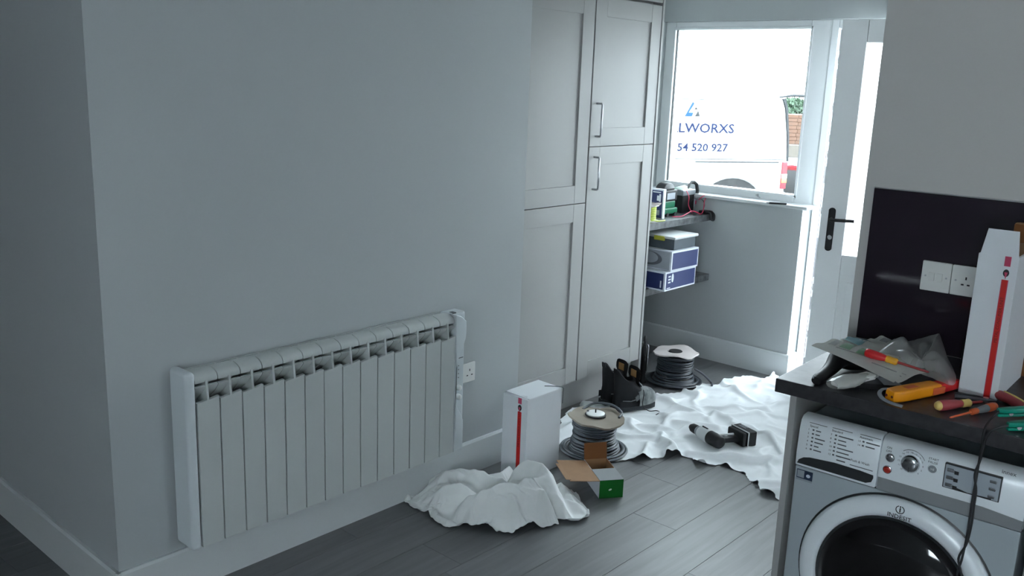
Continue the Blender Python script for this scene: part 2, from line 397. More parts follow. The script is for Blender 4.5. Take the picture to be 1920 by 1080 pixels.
# ---------------- window
YF = 5.18
w1 = B()
w1.box(XN, -3.272, YF, YF+0.07, 1.045, 2.10, bev=0.004).box(-2.368, -2.243, YF, YF+0.07, 1.045, 2.10, bev=0.004)
w1.box(-3.272, -2.368, YF, YF+0.07, 2.052, 2.10, bev=0.004).box(-3.272, -2.368, YF, YF+0.07, 1.045, 1.094, bev=0.004)
win = w1.build('window_1', 'upvc'); struct(win, 'white framed window looking out on the parked van', 'window')
B().box(-3.272, -2.368, YF+0.034, YF+0.046, 1.094, 2.052).build('pane', 'pane_glass', win, smooth=False)
gk = B()
gk.box(-3.274, -3.268, YF+0.018, YF+0.034, 1.094, 2.052).box(-2.372, -2.366, YF+0.022, YF+0.034, 1.094, 2.052)
gk.build('gasket', 'rubber_black', win, smooth=False)
bd = B()
for (a, c) in ((-3.287, -3.272), (-2.368, -2.353)): bd.box(a, c, YF-0.006, YF+0.006, 1.075, 2.068, bev=0.003)
bd.box(-3.287, -2.353, YF-0.006, YF+0.006, 2.052, 2.067, bev=0.003).box(-3.287, -2.353, YF-0.006, YF+0.006, 1.078, 1.094, bev=0.003)
bd.build('glazing_bead', 'upvc', win)
sb = B().box(XN, -2.212, 5.028, YF+0.01, 1.03, 1.050, bev=0.006, seg=3).build('window_sill', 'white_gloss', win)
hb = B().cyl((-2.60, YF-0.004, 1.07), (-2.60, YF-0.02, 1.07), 0.006).tube([(-2.60, YF-0.02, 1.07), (-2.585, YF-0.03, 1.062), (-2.57, YF-0.03, 1.058)], 0.003)
hb.build('window_catch', 'steel', win)

# ---------------- door frame and open door
df = B().box(-2.243, -2.20, YF-0.01, YF+0.075, 0.0, 2.10, bev=0.004).box(-2.20, -1.20, YF-0.01, YF+0.075, 2.052, 2.10, bev=0.004).box(-1.245, -1.20, YF-0.01, YF+0.075, 0.0, 2.052, bev=0.004)
df = df.build('door_2', 'upvc'); struct(df, 'white outer frame of the back door with metal lock keeps', 'door frame')
B().box(-2.20, -1.245, YF-0.02, YF+0.08, 0.0, 0.035, bev=0.006).build('threshold', 'plastic_grey', df)
B().box(-2.2004, -2.1978, YF-0.002, YF+0.030, 0.04, 2.045).build('lock_strip', 'dark_steel', df, smooth=False)
k = B().box(-2.2005, -2.188, YF+0.032, YF+0.060, 0.05, 2.05)
k.build('seal', 'rubber_black', df, smooth=False)
for (a, c) in ((0.12, 0.42), (0.50, 0.62), (0.86, 1.18), (1.28, 1.42), (1.46, 1.78), (1.83, 1.93)):
    kp = B().box(-2.2005, -2.1965, YF+0.002, YF+0.022, a, c, bev=0.0015).build('lock_keep', 'steel', df)
    B().box(-2.199, -2.1955, YF+0.008, YF+0.016, (a+c)/2-0.02, (a+c)/2+0.02).build('keep_slot', 'dark_gap', kp, smooth=False)
# leaf: local x from free edge (0) to hinge (0.86), y thickness, z up
LE = Vector((-2.094, 4.955, 0.04)); HI = Vector((-1.262, 5.172, 0.04)); dang = math.atan2(HI.y-LE.y, HI.x-LE.x); DW = (HI-LE).length
door = thing('door_1', 'half-glazed white back door standing ajar', 'door', LE, dang); door['kind'] = 'structure'
DH = 2.045
df2 = B().box(0, 0.135, 0, 0.06, 0, DH, bev=0.005).box(DW-0.135, DW, 0, 0.06, 0, DH, bev=0.005).box(0.135, DW-0.135, 0, 0.06, DH-0.12, DH, bev=0.005).box(0.135, DW-0.135, 0, 0.06, 0.66, 0.775, bev=0.005).box(0.135, DW-0.135, 0, 0.06, 0, 0.16, bev=0.005)
df2.build('door_frame', 'upvc', door)
B().box(0.135, DW-0.135, 0.024, 0.036, 0.775, DH-0.12).build('frosted_pane', 'frosted_glass', door, smooth=False)
dp = B().box(0.135, DW-0.135, 0.012, 0.048, 0.16, 0.66).build('lower_panel', 'upvc', door, smooth=False)
B().box(0.175, DW-0.175, 0.004, 0.02, 0.20, 0.62, bev=0.008).build('raised_panel', 'upvc', dp)
hp = B().prism([(0.058+0.019*math.cos(t), 0.912+(0.105 if math.sin(t) > 0 else -0.105)+0.017*math.sin(t)) for t in [2*PI*i/24+0.01 for i in range(24)]], 'Y', -0.010, 0.001, bev=0.003)
hp = hp.build('handle_plate', 'plastic_black', door)
B().tube([(0.058, -0.005, 0.972), (0.058, -0.045, 0.972), (0.068, -0.055, 0.972), (0.10, -0.058, 0.973), (0.185, -0.058, 0.976)], 0.0095, 10).build('lever', 'plastic_black', hp)
B().cyl((0.058, -0.004, 0.872), (0.058, -0.022, 0.872), 0.009).cyl((0.063, -0.02, 0.869), (0.063, -0.03, 0.869), 0.011).build('key_cylinder', 'steel', hp)

# ================================================================ RADIATOR
RB = 0.195; RY = 1.364; EW = (2.494-1.364)/14
rad = thing('radiator', 'long white fourteen-section electric radiator fixed to the wall', 'radiator', (XW, RY, RB))
# element meshes (x out from the wall, y along, z up)
e_front = B().prism([(0.002, 0), (EW-0.002, 0), (EW-0.002, 0.499), (EW*0.5+0.006, 0.494), (0.002, 0.489)], 'X', 0.100, 0.115, bev=0.002).me('front_panel', 'radiator_enamel')
e_core = B().box(0.045, 0.099, EW*0.3, EW*0.7, 0.01, 0.465).me('column', 'radiator_enamel', False)
hoodp = [(0.034, 0.566), (0.062, 0.572), (0.080, 0.568), (0.090, 0.563), (0.097, 0.552), (0.105, 0.551), (0.106, 0.560), (0.100, 0.572), (0.086, 0.579), (0.066, 0.584), (0.034, 0.579)]
e_hood = B().prism(hoodp, 'Y', 0.0012, EW-0.0012, bev=0.0012).me('hood', 'radiator_enamel')
louvp = [(0.100, 0.541), (0.108, 0.538), (0.104, 0.530), (0.084, 0.508), (0.046, 0.478), (0.036, 0.484), (0.076, 0.516)]
e_louv = B().prism(louvp, 'Y', 0.0012, EW-0.0012).me('louvre', 'radiator_enamel')
finp = [(0.016, 0.556), (0.016, 0.576), (0.06, 0.578), (0.094, 0.566), (0.1075, 0.556), (0.1105, 0.53), (0.1145, 0.490), (0.085, 0.470), (0.05, 0.480)]
fb = bmesh.new()
e_fin = B().prism(finp, 'Y', EW*0.5-0.0045, EW*0.5+0.0045, bev=0.002).me('fin', 'radiator_enamel')
for i in range(14):
    e = part('section', e_core, rad, (0, i*EW, 0))
    part('front_panel', e_front, e); part('hood', e_hood, e); part('louvre', e_louv, e); part('fin', e_fin, e)
B().box(0.010, 0.020, -0.01, 14*EW+0.01, 0.555, 0.577, bev=0.003).build('rear_rail', 'radiator_enamel', rad)
for yb in (0.2, 0.9): B().box(0.0, 0.05, yb, yb+0.04, 0.3, 0.5).build('wall_bracket', 'radiator_enamel', rad, smooth=False)
B().box(0.012, 0.119, -0.036, -0.0015, -0.004, 0.594, bev=0.015, seg=5).build('end_cap', 'radiator_cap', rad, 'smooth white plastic end cap')
ye = 14*EW
ec = B().box(0.014, 0.080, ye+0.001, ye+0.088, 0.0, 0.582, bev=0.010, seg=3).build('control_housing', 'radiator_cap', rad)
sp = [(ye+0.001, 0.0), (ye+0.050, 0.0)]
for t in np.linspace(0, 1, 25):
    z = 0.01 + t*0.565
    def sm(a, b_, x): x = min(1, max(0, (x-a)/(b_-a))); return x*x*(3-2*x)
    w = 0.052 - 0.045*sm(0.12, 0.22, z) + 0.052*sm(0.36, 0.50, z)
    if z > 0.55: w -= (z-0.55)*1.2
    sp.append((ye+w, z))
sp.append((ye+0.001, 0.584))
B().prism(sp, 'X', 0.074, 0.117, bev=0.004, seg=3).build('control_cover', 'radiator_cap', rad, 'white cover with a wavy cut-out edge')
for z in (0.262, 0.222): B().cyl((0.079, ye+0.050, z), (0.098, ye+0.050, z), 0.013, 0.011, bev=0.002).build('dial', 'plastic_white', ec)
for z in (0.335, 0.318, 0.301, 0.352):
    for yy in (0.040, 0.052): B().box(0.0795, 0.0812, ye+yy, ye+yy+0.003, z, z+0.004).build('indicator', 'ink_grey', ec, smooth=False)
B().box(0.0795, 0.0812, ye+0.030, ye+0.078, 0.385, 0.388).build('display_line', 'ink_grey', ec, smooth=False)
B().box(0.055, 0.078, ye+0.018, ye+0.036, 0.579, 0.584, bev=0.001).build('switch', 'ink_grey', ec)
# wall socket by the radiator
so = thing('wall_socket', 'white single wall socket just beyond the radiator', 'socket', (XW, 2.678, 0.473))
B().box(0.0, 0.010, -0.043, 0.043, -0.043, 0.043, bev=0.003).build('plate', 'plastic_white', so)
B().box(0.0098, 0.0108, 0.006, 0.0105, 0.006, 0.016).build('earth_slot', 'ink_black', so, smooth=False)
for y in (-0.010, 0.018): B().box(0.0098, 0.0108, y, y+0.008, -0.014, -0.0095).build('pin_slot', 'ink_black', so, smooth=False)

# ================================================================ TALL CABINETS
DX = -2.79
def shaker(parent, y0, y1, z0, z1):
    fw = 0.09
    d = B().box(DX-0.022, DX-0.009, y0+fw-0.005, y1-fw+0.005, z0+fw-0.005, z1-fw+0.005).build('door', 'cabinet_paint', parent, smooth=False)
    for a, c in ((y0, y0+fw), (y1-fw, y1)): B().box(DX-0.022, DX, a, c, z0, z1, bev=0.0015).build('stile', 'cabinet_paint', d)
    for a, c in ((z0, z0+fw), (z1-fw, z1)): B().box(DX-0.022, DX-0.0006, y0+fw+0.0004, y1-fw-0.0004, a, c, bev=0.001).build('rail', 'cabinet_paint', d)
    return d
def bar_handle(d, y, z0, z1):
    B().tube([(DX, y, z1), (DX+0.030, y, z1), (DX+0.034, y, z1-0.004), (DX+0.034, y, z0+0.004), (DX+0.030, y, z0), (DX, y, z0)], 0.0052, 8).build('handle', 'steel', d, 'brushed metal bar handle')
cabs = ((3.085, 3.684, 1.109, 'tall pale grey shaker cupboard next to the radiator wall'), (3.694, 4.268, 1.390, 'tall pale grey shaker cupboard beside the open shelves, with bar handles'))
for n, (a, c, zs, lab) in enumerate(cabs):
    cb = thing('tall_cupboard', lab, 'cupboard', (0, 0, 0), group='tall shaker cupboards')
    B().box(XN+0.002, DX-0.024, a-0.004, c+0.002, 0.15, 2.118).build('carcass', 'cabinet_paint', cb, smooth=False)
    lo = shaker(cb, a, c, 0.160, zs-0.002); up = shaker(cb, a, c, zs+0.002, 2.114)
    if n == 1:
        bar_handle(up, 3.738, 1.442, 1.604); bar_handle(lo, 3.738, 1.176, 1.338)
tag(B().box(DX-0.075, DX-0.05, 3.02, 4.268, 0.0, 0.150).build('plinth', 'cabinet_paint', smooth=False), 'long pale plinth under the tall cupboards', 'plinth')
tag(B().box(XN+0.002, DX+0.004, 4.271, 4.289, 0, 2.419, bev=0.0015).build('end_panel', 'cabinet_paint'), 'tall end panel of the cupboards beside the shelves', 'panel')
tag(B().box(DX-0.022, DX, 3.02, 4.268, 2.128, 2.419).box(XN+.002, DX-0.06, 3.02, 4.268, 2.119, 2.419).build('filler_panel', 'cabinet_paint', smooth=False), 'filler panel between the tall cupboards and the ceiling', 'panel')

# ================================================================ SHELVES + things on them
tag(B().box(XN, -2.83, 4.29, YB, 0.895, 0.935, bev=0.002).build('shelf', 'shelf_stone'), 'upper dark stone-effect shelf holding the test gear', 'shelf', 'niche shelves')
tag(B().box(XN, -2.825, 4.29, YB, 0.512, 0.553, bev=0.002).build('shelf', 'shelf_stone'), 'lower dark stone-effect shelf holding the blue boxes', 'shelf', 'niche shelves')
# lower shelf boxes (x to the left, y away)
def blue_box(lab, loc, rz, L, Wd, Hh, z, kind):
    t = thing('storage_box', lab, 'box', (loc[0], loc[1], z), rz, 'blue boxes on the lower shelf')
    B().box(-L, 0, 0, Wd, 0, Hh, bev=0.002).build('carton', 'box_white', t)
    B().box(-0.0005, 0.0012, 0.012, Wd-0.010, 0.010, Hh-0.010).build('blue_end', 'box_blue', t, smooth=False)
    if kind == 0:
        B().box(-L+0.01, -0.012, -0.0012, 0.0005, 0.010, Hh-0.010).build('blue_side', 'box_blue', t, smooth=False)
        B().prism([(0.075+0.011*math.cos(a), 0.072+0.026*math.sin(a)) for a in np.linspace(0, 2*PI, 16, endpoint=False)], 'X', 0.001, 0.0022).build('oval_mark', 'box_white', t, smooth=False)
        for zz in (0.045, 0.062, 0.079): B().box(0.001, 0.0022, 0.03, 0.055, zz, zz+0.008).build('print_mark', 'box_white', t, smooth=False)
        B().box(0.001, 0.0022, 0.02, 0.055, 0.014, 0.019).build('print_line', 'box_white', t, smooth=False)
        B().box(-0.032, -0.024, -0.0022, -0.001, 0.02, 0.06).build('print_line', 'box_white', t, smooth=False)
    else:
        B().box(-L+0.01, -0.012, -0.0012, 0.0005, 0.006, Hh-0.006).build('grey_side', 'box_grey', t, smooth=False)
        B().prism([(-0.15+0.085*math.cos(a), Hh*0.52+0.040*math.sin(a)) for a in np.linspace(0, 2*PI, 28, endpoint=False)], 'Y', -0.0024, -0.001).build('round_shadow', 'box_grey_dark', t, smooth=False)
        B().prism([(-0.165+0.075*math.cos(a), Hh*0.56+0.034*math.sin(a)) for a in np.linspace(0, 2*PI, 28, endpoint=False)], 'Y', -0.0036, -0.002).build('round_lamp_picture', 'box_grey', t, smooth=False)
    return t
blue_box('blue and white cardboard box, bottom of the stack on the lower shelf', (-2.722, 4.386), 0, 0.40, 0.33, 0.112, 0.554, 0)
blue_box('grey-sided blue and white box, second in the stack on the lower shelf', (-2.716, 4.428), math.radians(-2), 0.40, 0.278, 0.115, 0.667, 1)
og = thing('organiser_case', 'flat grey organiser case with pale lid and yellow latches on top of the blue boxes', 'case', (-2.735, 4.475, 0.7825), math.radians(-1))
B().box(-0.36, 0, 0, 0.228, 0, 0.062, bev=0.006).build('case_body', 'case_grey', og)
B().box(-0.37, 0.012, -0.012, 0.240, 0.0622, 0.078, bev=0.005).build('lid', 'case_lid', og)
for x in (-0.095, -0.25): B().box(x-0.035, x+0.035, -0.018, -0.004, 0.048, 0.074, bev=0.003).build('latch', 'case_yellow', og)
# upper shelf
ZS = 0.9355
bx = thing('storage_box', 'small upright dark blue box with white edges on the upper shelf', 'box', (-2.893, 4.578, ZS))
B().box(-0.20, 0, 0, 0.024, 0, 0.175, bev=0.0015).build('carton', 'box_white', bx)
B().box(-0.195, -0.007, -0.001, 0.0005, 0.004, 0.165).build('blue_face', 'box_blue', bx, smooth=False)
for a, c, d, e in ((-0.03, -0.018, 0.10, 0.145), (-0.045, -0.030, 0.105, 0.135), (-0.075, -0.02, 0.152, 0.158), (-0.058, -0.022, 0.02, 0.05)):
    B().box(a, c, -0.002, -0.0005, d, e).build('print_mark', 'box_grey' if e < 0.06 else 'box_white', bx, smooth=False)
spl = thing('wire_spool', 'spool of yellow-green wire with torn white top on the upper shelf', 'spool', (-2.905, 4.445, ZS))
B().lathe([(0, 0), (0.062, 0), (0.062, 0.006), (0.03, 0.008), (0.03, 0.088), (0.058, 0.090), (0.058, 0.095), (0, 0.095)], 24).build('core', 'plastic_white', spl)
wc = B()
for i in range(8): wc.lathe([(0.040+0.006*math.cos(a), 0.014+i*0.0098+0.0055*math.sin(a)) for a in np.linspace(0, 2*PI, 8, endpoint=False)], 24, close=True)
wc.build('wire', 'spool_lime', spl)
B().tube([(0.045, -0.03, 0.008), (0.065, 0.0, 0.006), (0.07, 0.04, 0.005), (0.068, 0.075, 0.004)], 0.004).build('loose_end', 'spool_lime', spl)
B().grid([[(0.062*math.cos(a)*k+0.004*math.sin(5*a), 0.062*math.sin(a)*k, 0.098+0.014*math.sin(3*a+1)*(k > 0.6)+(0.01 if k < 0.6 else 0)) for k in (0.05, 0.5, 0.8, 1.12)] for a in np.linspace(0, 2*PI, 20, endpoint=False)], closed_u=True, thick=0.003).build('torn_label', 'board_pale', spl)
gt = thing('test_meter', 'green and black electrical test meter with a domed carry strap', 'meter', (-2.925, 4.652, ZS))
B().box(-0.09, 0, 0.0, 0.145, 0.014, 0.052, bev=0.010).build('green_base', 'tester_green', gt)
B().box(-0.085, -0.008, 0.008, 0.125, 0.052, 0.092, bev=0.006).build('lower_body', 'tester_green', gt)
B().box(-0.095, -0.004, 0.0, 0.135, 0.092, 0.158, bev=0.007).build('upper_body', 'plastic_black', gt)
B().box(-0.003, -0.001, 0.018, 0.105, 0.104, 0.142).build('label_plate', 'box_grey', gt, smooth=False)
B().prism([(0.068+0.062*math.cos(a), 0.157+0.042*math.sin(a)) for a in np.linspace(0, PI, 16)], 'X', -0.085, -0.02, bev=0.008).build('carry_strap', 'rubber_black', gt)
for y in (0.03, 0.115): B().cyl((-0.06, y, 0.012), (0.004, y, 0.012), 0.0118).build('foot', 'rubber_black', gt)
bg_ = thing('instrument_bag', 'black instrument bag with shoulder strap and grey band on the upper shelf', 'bag', (-2.955, 4.893, ZS))
B().box(-0.13, 0, 0, 0.145, 0, 0.140, bev=0.012).build('bag_body', 'plastic_black', bg_)
B().box(-0.133, 0.003, -0.003, 0.148, 0.108, 0.142, bev=0.006).build('grey_band', 'plastic_grey', bg_)
B().tube([(-0.02, 0.09, 0.145), (-0.02, 0.095, 0.168), (-0.02, 0.12, 0.185), (-0.02, 0.155, 0.182), (-0.01, 0.17, 0.17), (0.0, 0.168, 0.13), (0.002, 0.160, 0.10)], 0.011, 8, flat=0.25).build('strap', 'rubber_black', bg_)
B().box(0.003, 0.012, 0.128, 0.146, 0.03, 0.098, bev=0.002).build('side_plate', 'box_grey', bg_)
B().box(0.011, 0.014, 0.130, 0.144, 0.05, 0.072).build('red_switch', 'tape_pink', bg_, smooth=False)
B().mesh([(-0.10, 0.01, 0.143), (-0.02, 0.0, 0.145), (-0.01, 0.10, 0.150), (-0.06, 0.11, 0.166), (-0.05, 0.02, 0.152)], [(0, 1, 4), (1, 2, 4), (2, 3, 4), (3, 0, 4), (0, 3, 2, 1)]).build('top_flap', 'tester_green', bg_)
S = lambda px, py, z: PZ(px, py, z)
def smoothpath(pts, n=6):
    pts = [Vector(p) for p in pts]; out = []
    for i in range(len(pts)-1):
        p0 = pts[max(i-1, 0)]; p1 = pts[i]; p2 = pts[i+1]; p3 = pts[min(i+2, len(pts)-1)]
        for k in range(n):
            t = k/n; out.append(0.5*((2*p1)+(p2-p0)*t+(2*p0-5*p1+4*p2-p3)*t*t+(3*p1-p0-3*p2+p3)*t**3))
    out.append(pts[-1]); return out
ld = B().tube(smoothpath([(-2.945, 4.915, 1.075), (-2.925, 4.915, 1.04), (-2.93, 4.925, 0.99), (-2.91, 4.93, 0.95), (-2.905, 4.94, 0.940)]), 0.0028, 6)
ld.tube(smoothpath([(-2.90, 4.70, 0.939), (-2.875, 4.76, 0.939), (-2.875, 4.83, 0.952), (-2.875, 4.88, 0.962), (-2.87, 4.93, 0.950), (-2.86, 4.965, 0.938), (-2.86, 4.99, 0.965), (-2.87, 5.01, 1.01), (-2.88, 5.04, 1.035), (-2.885, 5.02, 1.045), (-2.90, 4.99, 1.02)]), 0.0030, 6)
tag(ld.build('test_lead', 'lead_red'), 'red test leads trailing along the upper shelf edge', 'cable')
gl = thing('cable_clamp', 'black sprung clamp hanging over the corner of the upper shelf', 'clamp', (-2.84, 5.0, ZS))
B().box(-0.06, 0.0, 0.0, 0.055, 0.001, 0.020, bev=0.005).build('clamp_body', 'plastic_black', gl)
B().tube(smoothpath([(-0.005, 0.01, 0.014), (0.020, 0.01, 0.006), (0.024, 0.018, -0.03), (0.025, 0.045, -0.036), (0.023, 0.05, -0.005), (0.0, 0.05, 0.014)]), 0.007, 8).build('clamp_jaw', 'rubber_black', gl)
B().tube(smoothpath([(-0.04, 0.02, 0.018), (-0.05, 0.05, 0.05), (-0.06, 0.03, 0.085), (-0.07, -0.04, 0.095), (-0.08, -0.06, 0.08)]), 0.0022, 6).build('lead', 'rubber_black', gl)
sd = thing('marker_pen', 'slim black pen lying on the window sill', 'pen', (0, 0, 0))
B().cyl(tuple(S(1442, 380.5, 1.056)), tuple(S(1475, 382.5, 1.056)), 0.0062, bev=0.0015).build('barrel', 'plastic_black', sd)
B().cyl(tuple(S(1437, 380.0, 1.056)), tuple(S(1442, 380.4, 1.056)), 0.003, 0.006).build('tip', 'plastic_grey', sd)
# black upright tool against the cupboard end panel
pu = thing('hand_pump', 'slim black hand pump standing upright against the cupboard end panel', 'pump', (-2.800, 4.345, 0.0), math.radians(-90))
lean = Matrix.Rotation(math.radians(3.0), 4, 'Y')
B().lathe([(0, 0), (0.020, 0), (0.020, 0.012), (0.014, 0.018), (0.013, 0.06), (0.0175, 0.065), (0.0175, 0.21), (0.012, 0.222), (0.010, 0.235), (0, 0.235)], 20).build('barrel', 'plastic_black', pu)
B().lathe([(0, 0.235), (0.007, 0.235), (0.007, 0.25), (0.011, 0.253), (0.011, 0.272), (0.006, 0.284), (0, 0.284)], 16).build('nozzle', 'rubber_black', pu)
B().box(-0.0195, -0.016, -0.007, 0.007, 0.07, 0.20, bev=0.001).build('label_strip', 'plastic_grey', pu)
B().tube([(0.0, 0.014, 0.236), (0.0, 0.024, 0.232), (0.0, 0.026, 0.22), (0.0, 0.024, 0.075), (0.0, 0.014, 0.07)], 0.003, 8).build('lever', 'steel', pu)

# ================================================================ cloth solver (small position-based simulation)
def cloth(P, rest_scale, hfun, cap=None, steps=90, iters=8, pin=None, seed=1, stiff_bend=0.25, grav=4.0, fric=0.5):
    rng = np.random.default_rng(seed); nx, ny, _ = P.shape; V = np.zeros_like(P); R0 = P.copy(); R0[..., 2] = 0
    cons = []
    for (a, b_, k) in ((1, 0, 1.0), (0, 1, 1.0), (1, 1, 0.5), (1, -1, 0.5), (2, 0, stiff_bend), (0, 2, stiff_bend)):
        i0 = np.arange(nx-a); j0 = np.arange(max(0, -b_), ny-max(0, b_))
        for par in range(2):
            if a: ii = i0[(i0//a) % 2 == par]; jj = j0
            else: ii = i0; jj = j0[(j0//b_) % 2 == par]
            if len(ii) == 0 or len(jj) == 0: continue
            A = np.ix_(ii, jj); C = np.ix_(ii+a, jj+b_)
            rl = np.linalg.norm((R0[C]-R0[A])*1.0, axis=-1)*0.5*(rest_scale[A]+rest_scale[C])
            cons.append((A, C, rl, k))
    dt = 0.016
    for s in range(steps):
        V[..., 2] -= grav*dt; V *= 0.94
        old = P.copy(); P = P + V*dt
        if pin is not None: P[pin] = old[pin]
        for it in range(iters):
            for A, C, rl, k in cons:
                d = P[C]-P[A]; L = np.linalg.norm(d, axis=-1)+1e-9
                w = 0.5*k*(L-rl)/L; w = np.where(L < rl, w*(0.9 if k > 0.6 else 0.6), w)
                d *= w[..., None]; P[A] += d; P[C] -= d
            if pin is not None: P[pin] = old[pin]
            h = hfun(P[..., 0], P[..., 1]); low = P[..., 2] < h
            P[..., 2] = np.where(low, h, P[..., 2])
            P[..., 0] = np.where(low, old[..., 0]+(P[..., 0]-old[..., 0])*(1-fric*0.5), P[..., 0]); P[..., 1] = np.where(low, old[..., 1]+(P[..., 1]-old[..., 1])*(1-fric*0.5), P[..., 1])
            if cap is not None: P[..., 2] = np.minimum(P[..., 2], np.maximum(cap(P[..., 0], P[..., 1]), h))
        V = (P-old)/dt; sp_ = np.linalg.norm(V, axis=-1, keepdims=True); V *= np.minimum(1, 1.2/(sp_+1e-9))
    return P
def vnoise(x, y, seed, oct_=3):      # smooth value noise
    rng = np.random.default_rng(seed); out = 0; amp = 1
    for o in range(oct_):
        g = rng.standard_normal((64, 64)); fx = np.mod(x, 63.0); fy = np.mod(y, 63.0); i = fx.astype(int); j = fy.astype(int); u = fx-i; v = fy-j
        u = u*u*(3-2*u); v = v*v*(3-2*v); i2 = (i+1) % 64; j2 = (j+1) % 64
        out = out + amp*((g[i, j]*(1-u)+g[i2, j]*u)*(1-v)+(g[i, j2]*(1-u)+g[i2, j2]*u)*v); amp *= 0.5; x = x*2.03+5.1; y = y*2.03+3.7
    return out
def sampler(f, x0, x1, y0, y1, n=260):     # tabulated height field with bilinear lookup
    gx, gy = np.linspace(x0, x1, n), np.linspace(y0, y1, n); T_ = f(*np.meshgrid(gx, gy, indexing='ij'))
    def g(x, y):
        u = np.clip((x-x0)/(x1-x0)*(n-1), 0, n-1.001); v = np.clip((y-y0)/(y1-y0)*(n-1), 0, n-1.001); i_ = u.astype(int); j_ = v.astype(int); a = u-i_; b_ = v-j_
        return (T_[i_, j_]*(1-a)+T_[i_+1, j_]*a)*(1-b_)+(T_[i_, j_+1]*(1-a)+T_[i_+1, j_+1]*a)*b_
    return g
def inpoly(x, y, poly):
    ins = np.zeros(x.shape, bool); n = len(poly); j = n-1
    for i in range(n):
        xi, yi = poly[i]; xj, yj = poly[j]
        c = ((yi > y) != (yj > y)) & (x < (xj-xi)*(y-yi)/((yj-yi)+1e-12)+xi); ins ^= c; j = i
    return ins
def cloth_object(name, P, mask, material, thick=0.0015):
    nx, ny, _ = P.shape; idx = -np.ones((nx, ny), int); q = mask[:-1, :-1] & mask[1:, :-1] & mask[:-1, 1:] & mask[1:, 1:]
    use = np.zeros((nx, ny), bool); use[:-1, :-1] |= q; use[1:, :-1] |= q; use[:-1, 1:] |= q; use[1:, 1:] |= q
    idx[use] = np.arange(use.sum()); ii, jj = np.nonzero(q)
    faces = np.stack([idx[ii, jj], idx[ii+1, jj], idx[ii+1, jj+1], idx[ii, jj+1]], 1)
    me = bpy.data.meshes.new(name); me.from_pydata(P[use].tolist(), [], faces.tolist()); me.materials.append(MATS[material]); me.shade_smooth()
    o = bpy.data.objects.new(name, me); COL.objects.link(o)
    md = o.modifiers.new('smooth', 'SMOOTH'); md.factor = 0.5; md.iterations = 1
    s2 = o.modifiers.new('subdiv', 'SUBSURF'); s2.levels = 1; s2.render_levels = 1
    return o

# ---------------- big dust sheet
sheet_px = [(1050, 822), (1050, 800), (1066, 780), (1084, 762), (1110, 750), (1150, 752), (1200, 742), (1245, 735), (1300, 729), (1312, 716), (1350, 716), (1378, 704), (1404, 702), (1430, 706), (1452, 702)]
low_px = [(1470, 943), (1440, 925), (1405, 898), (1375, 876), (1345, 868), (1318, 872), (1304, 868), (1294, 853), (1250, 856), (1200, 858), (1140, 860), (1100, 856), (1066, 836)]
sheet = [tuple(PZ(x, y, 0.012)[:2]) for x, y in sheet_px] + [(-2.29, 5.02), (-2.0, 4.92), (-1.62, 4.75), (-1.25, 4.3), (-1.2, 3.7), (-1.30, 3.35)] + [tuple(PZ(x, y, 0.012)[:2]) for x, y in low_px]
RE1 = Vector((-2.385, 3.318)); BOOT1 = (Vector((-2.612, 3.805)), Vector((-2.530, 4.050))); BOOT2 = (Vector((-2.722, 3.850)), Vector((-2.645, 4.096)))
DR = Vector((-1.99, 3.87))
def seg_d(x, y, a, b_):
    dx, dy = b_[0]-a[0], b_[1]-a[1]; t = np.clip(((x-a[0])*dx+(y-a[1])*dy)/(dx*dx+dy*dy), 0, 1); return np.hypot(x-a[0]-t*dx, y-a[1]-t*dy)
def cap1(x, y):
    d = np.minimum(np.minimum(np.hypot(x-RE1.x, y-RE1.y)-0.20, seg_d(x, y, *BOOT1)-0.085), seg_d(x, y, *BOOT2)-0.085)
    d = np.minimum(d, seg_d(x, y, (-2.13, 3.80), (-1.96, 3.80))-0.05); d = np.minimum(d, seg_d(x, y, (-1.98, 3.80), (-1.92, 3.98))-0.06)
    wall = np.minimum(YB-0.02-y, 9)
    c = 0.006+np.maximum(d, 0)*0.9
    edge = np.minimum(c, 0.09)
    return edge
xs = np.arange(-2.86, -1.16, 0.0165); ys = np.arange(3.16, 5.05, 0.0165)
GX, GY = np.meshgrid(xs, ys, indexing='ij')
rot = lambda a: (GX*math.cos(a)+GY*math.sin(a), -GX*math.sin(a)+GY*math.cos(a))
a1, b1 = rot(math.radians(25))
z = 0.012+0.020*np.abs(vnoise(a1*3.2, b1*12.0, 3))+0.012*vnoise(GX*14, GY*14, 5)
# radial pleats gathered towards a point on the near edge
cx, cy = PZ(1298, 835, 0.02)[:2]; th = np.arctan2(GY-cy, GX-cx); rr = np.hypot(GX-cx, GY-cy)
z += 0.022*np.sin(th*17+2*vnoise(GX*3, GY*3, 9))*np.exp(-((rr-0.28)/0.25)**2)
z = np.maximum(z, 0.004)
P0 = np.stack([GX, GY, z], -1)
scale = 1.11+0.06*np.clip(vnoise(GX*2.3, GY*2.3, 11), -1, 1)+0.05*np.exp(-(rr/0.35)**2)
wob = vnoise(GX*14, GY*14, 21)*0.012
msk = inpoly(GX+wob, GY+np.roll(wob, 7, 0), sheet)
def creases(x, y):
    a = x*math.cos(0.5)+y*math.sin(0.5); b_ = -x*math.sin(0.5)+y*math.cos(0.5)
    w = 0.35*vnoise(x*3, y*3, 51, 2)
    r1 = np.clip(1-2.6*np.abs(vnoise(a*2.0+w, b_*6.5+w, 53, 2)), 0, 1)**1.6
    r2 = np.clip(1-3.0*np.abs(vnoise(a*6+w, b_*2.4, 57, 2)), 0, 1)**1.6
    return 0.003+0.036*r1+0.018*r2
crs = sampler(lambda x, y: np.minimum(creases(x, y), cap1(x, y)), -2.95, -1.05, 3.05, 5.15, 400)
PS = cloth(P0.copy(), scale, crs, cap=cap1, steps=70, iters=7, seed=2, stiff_bend=0.07)
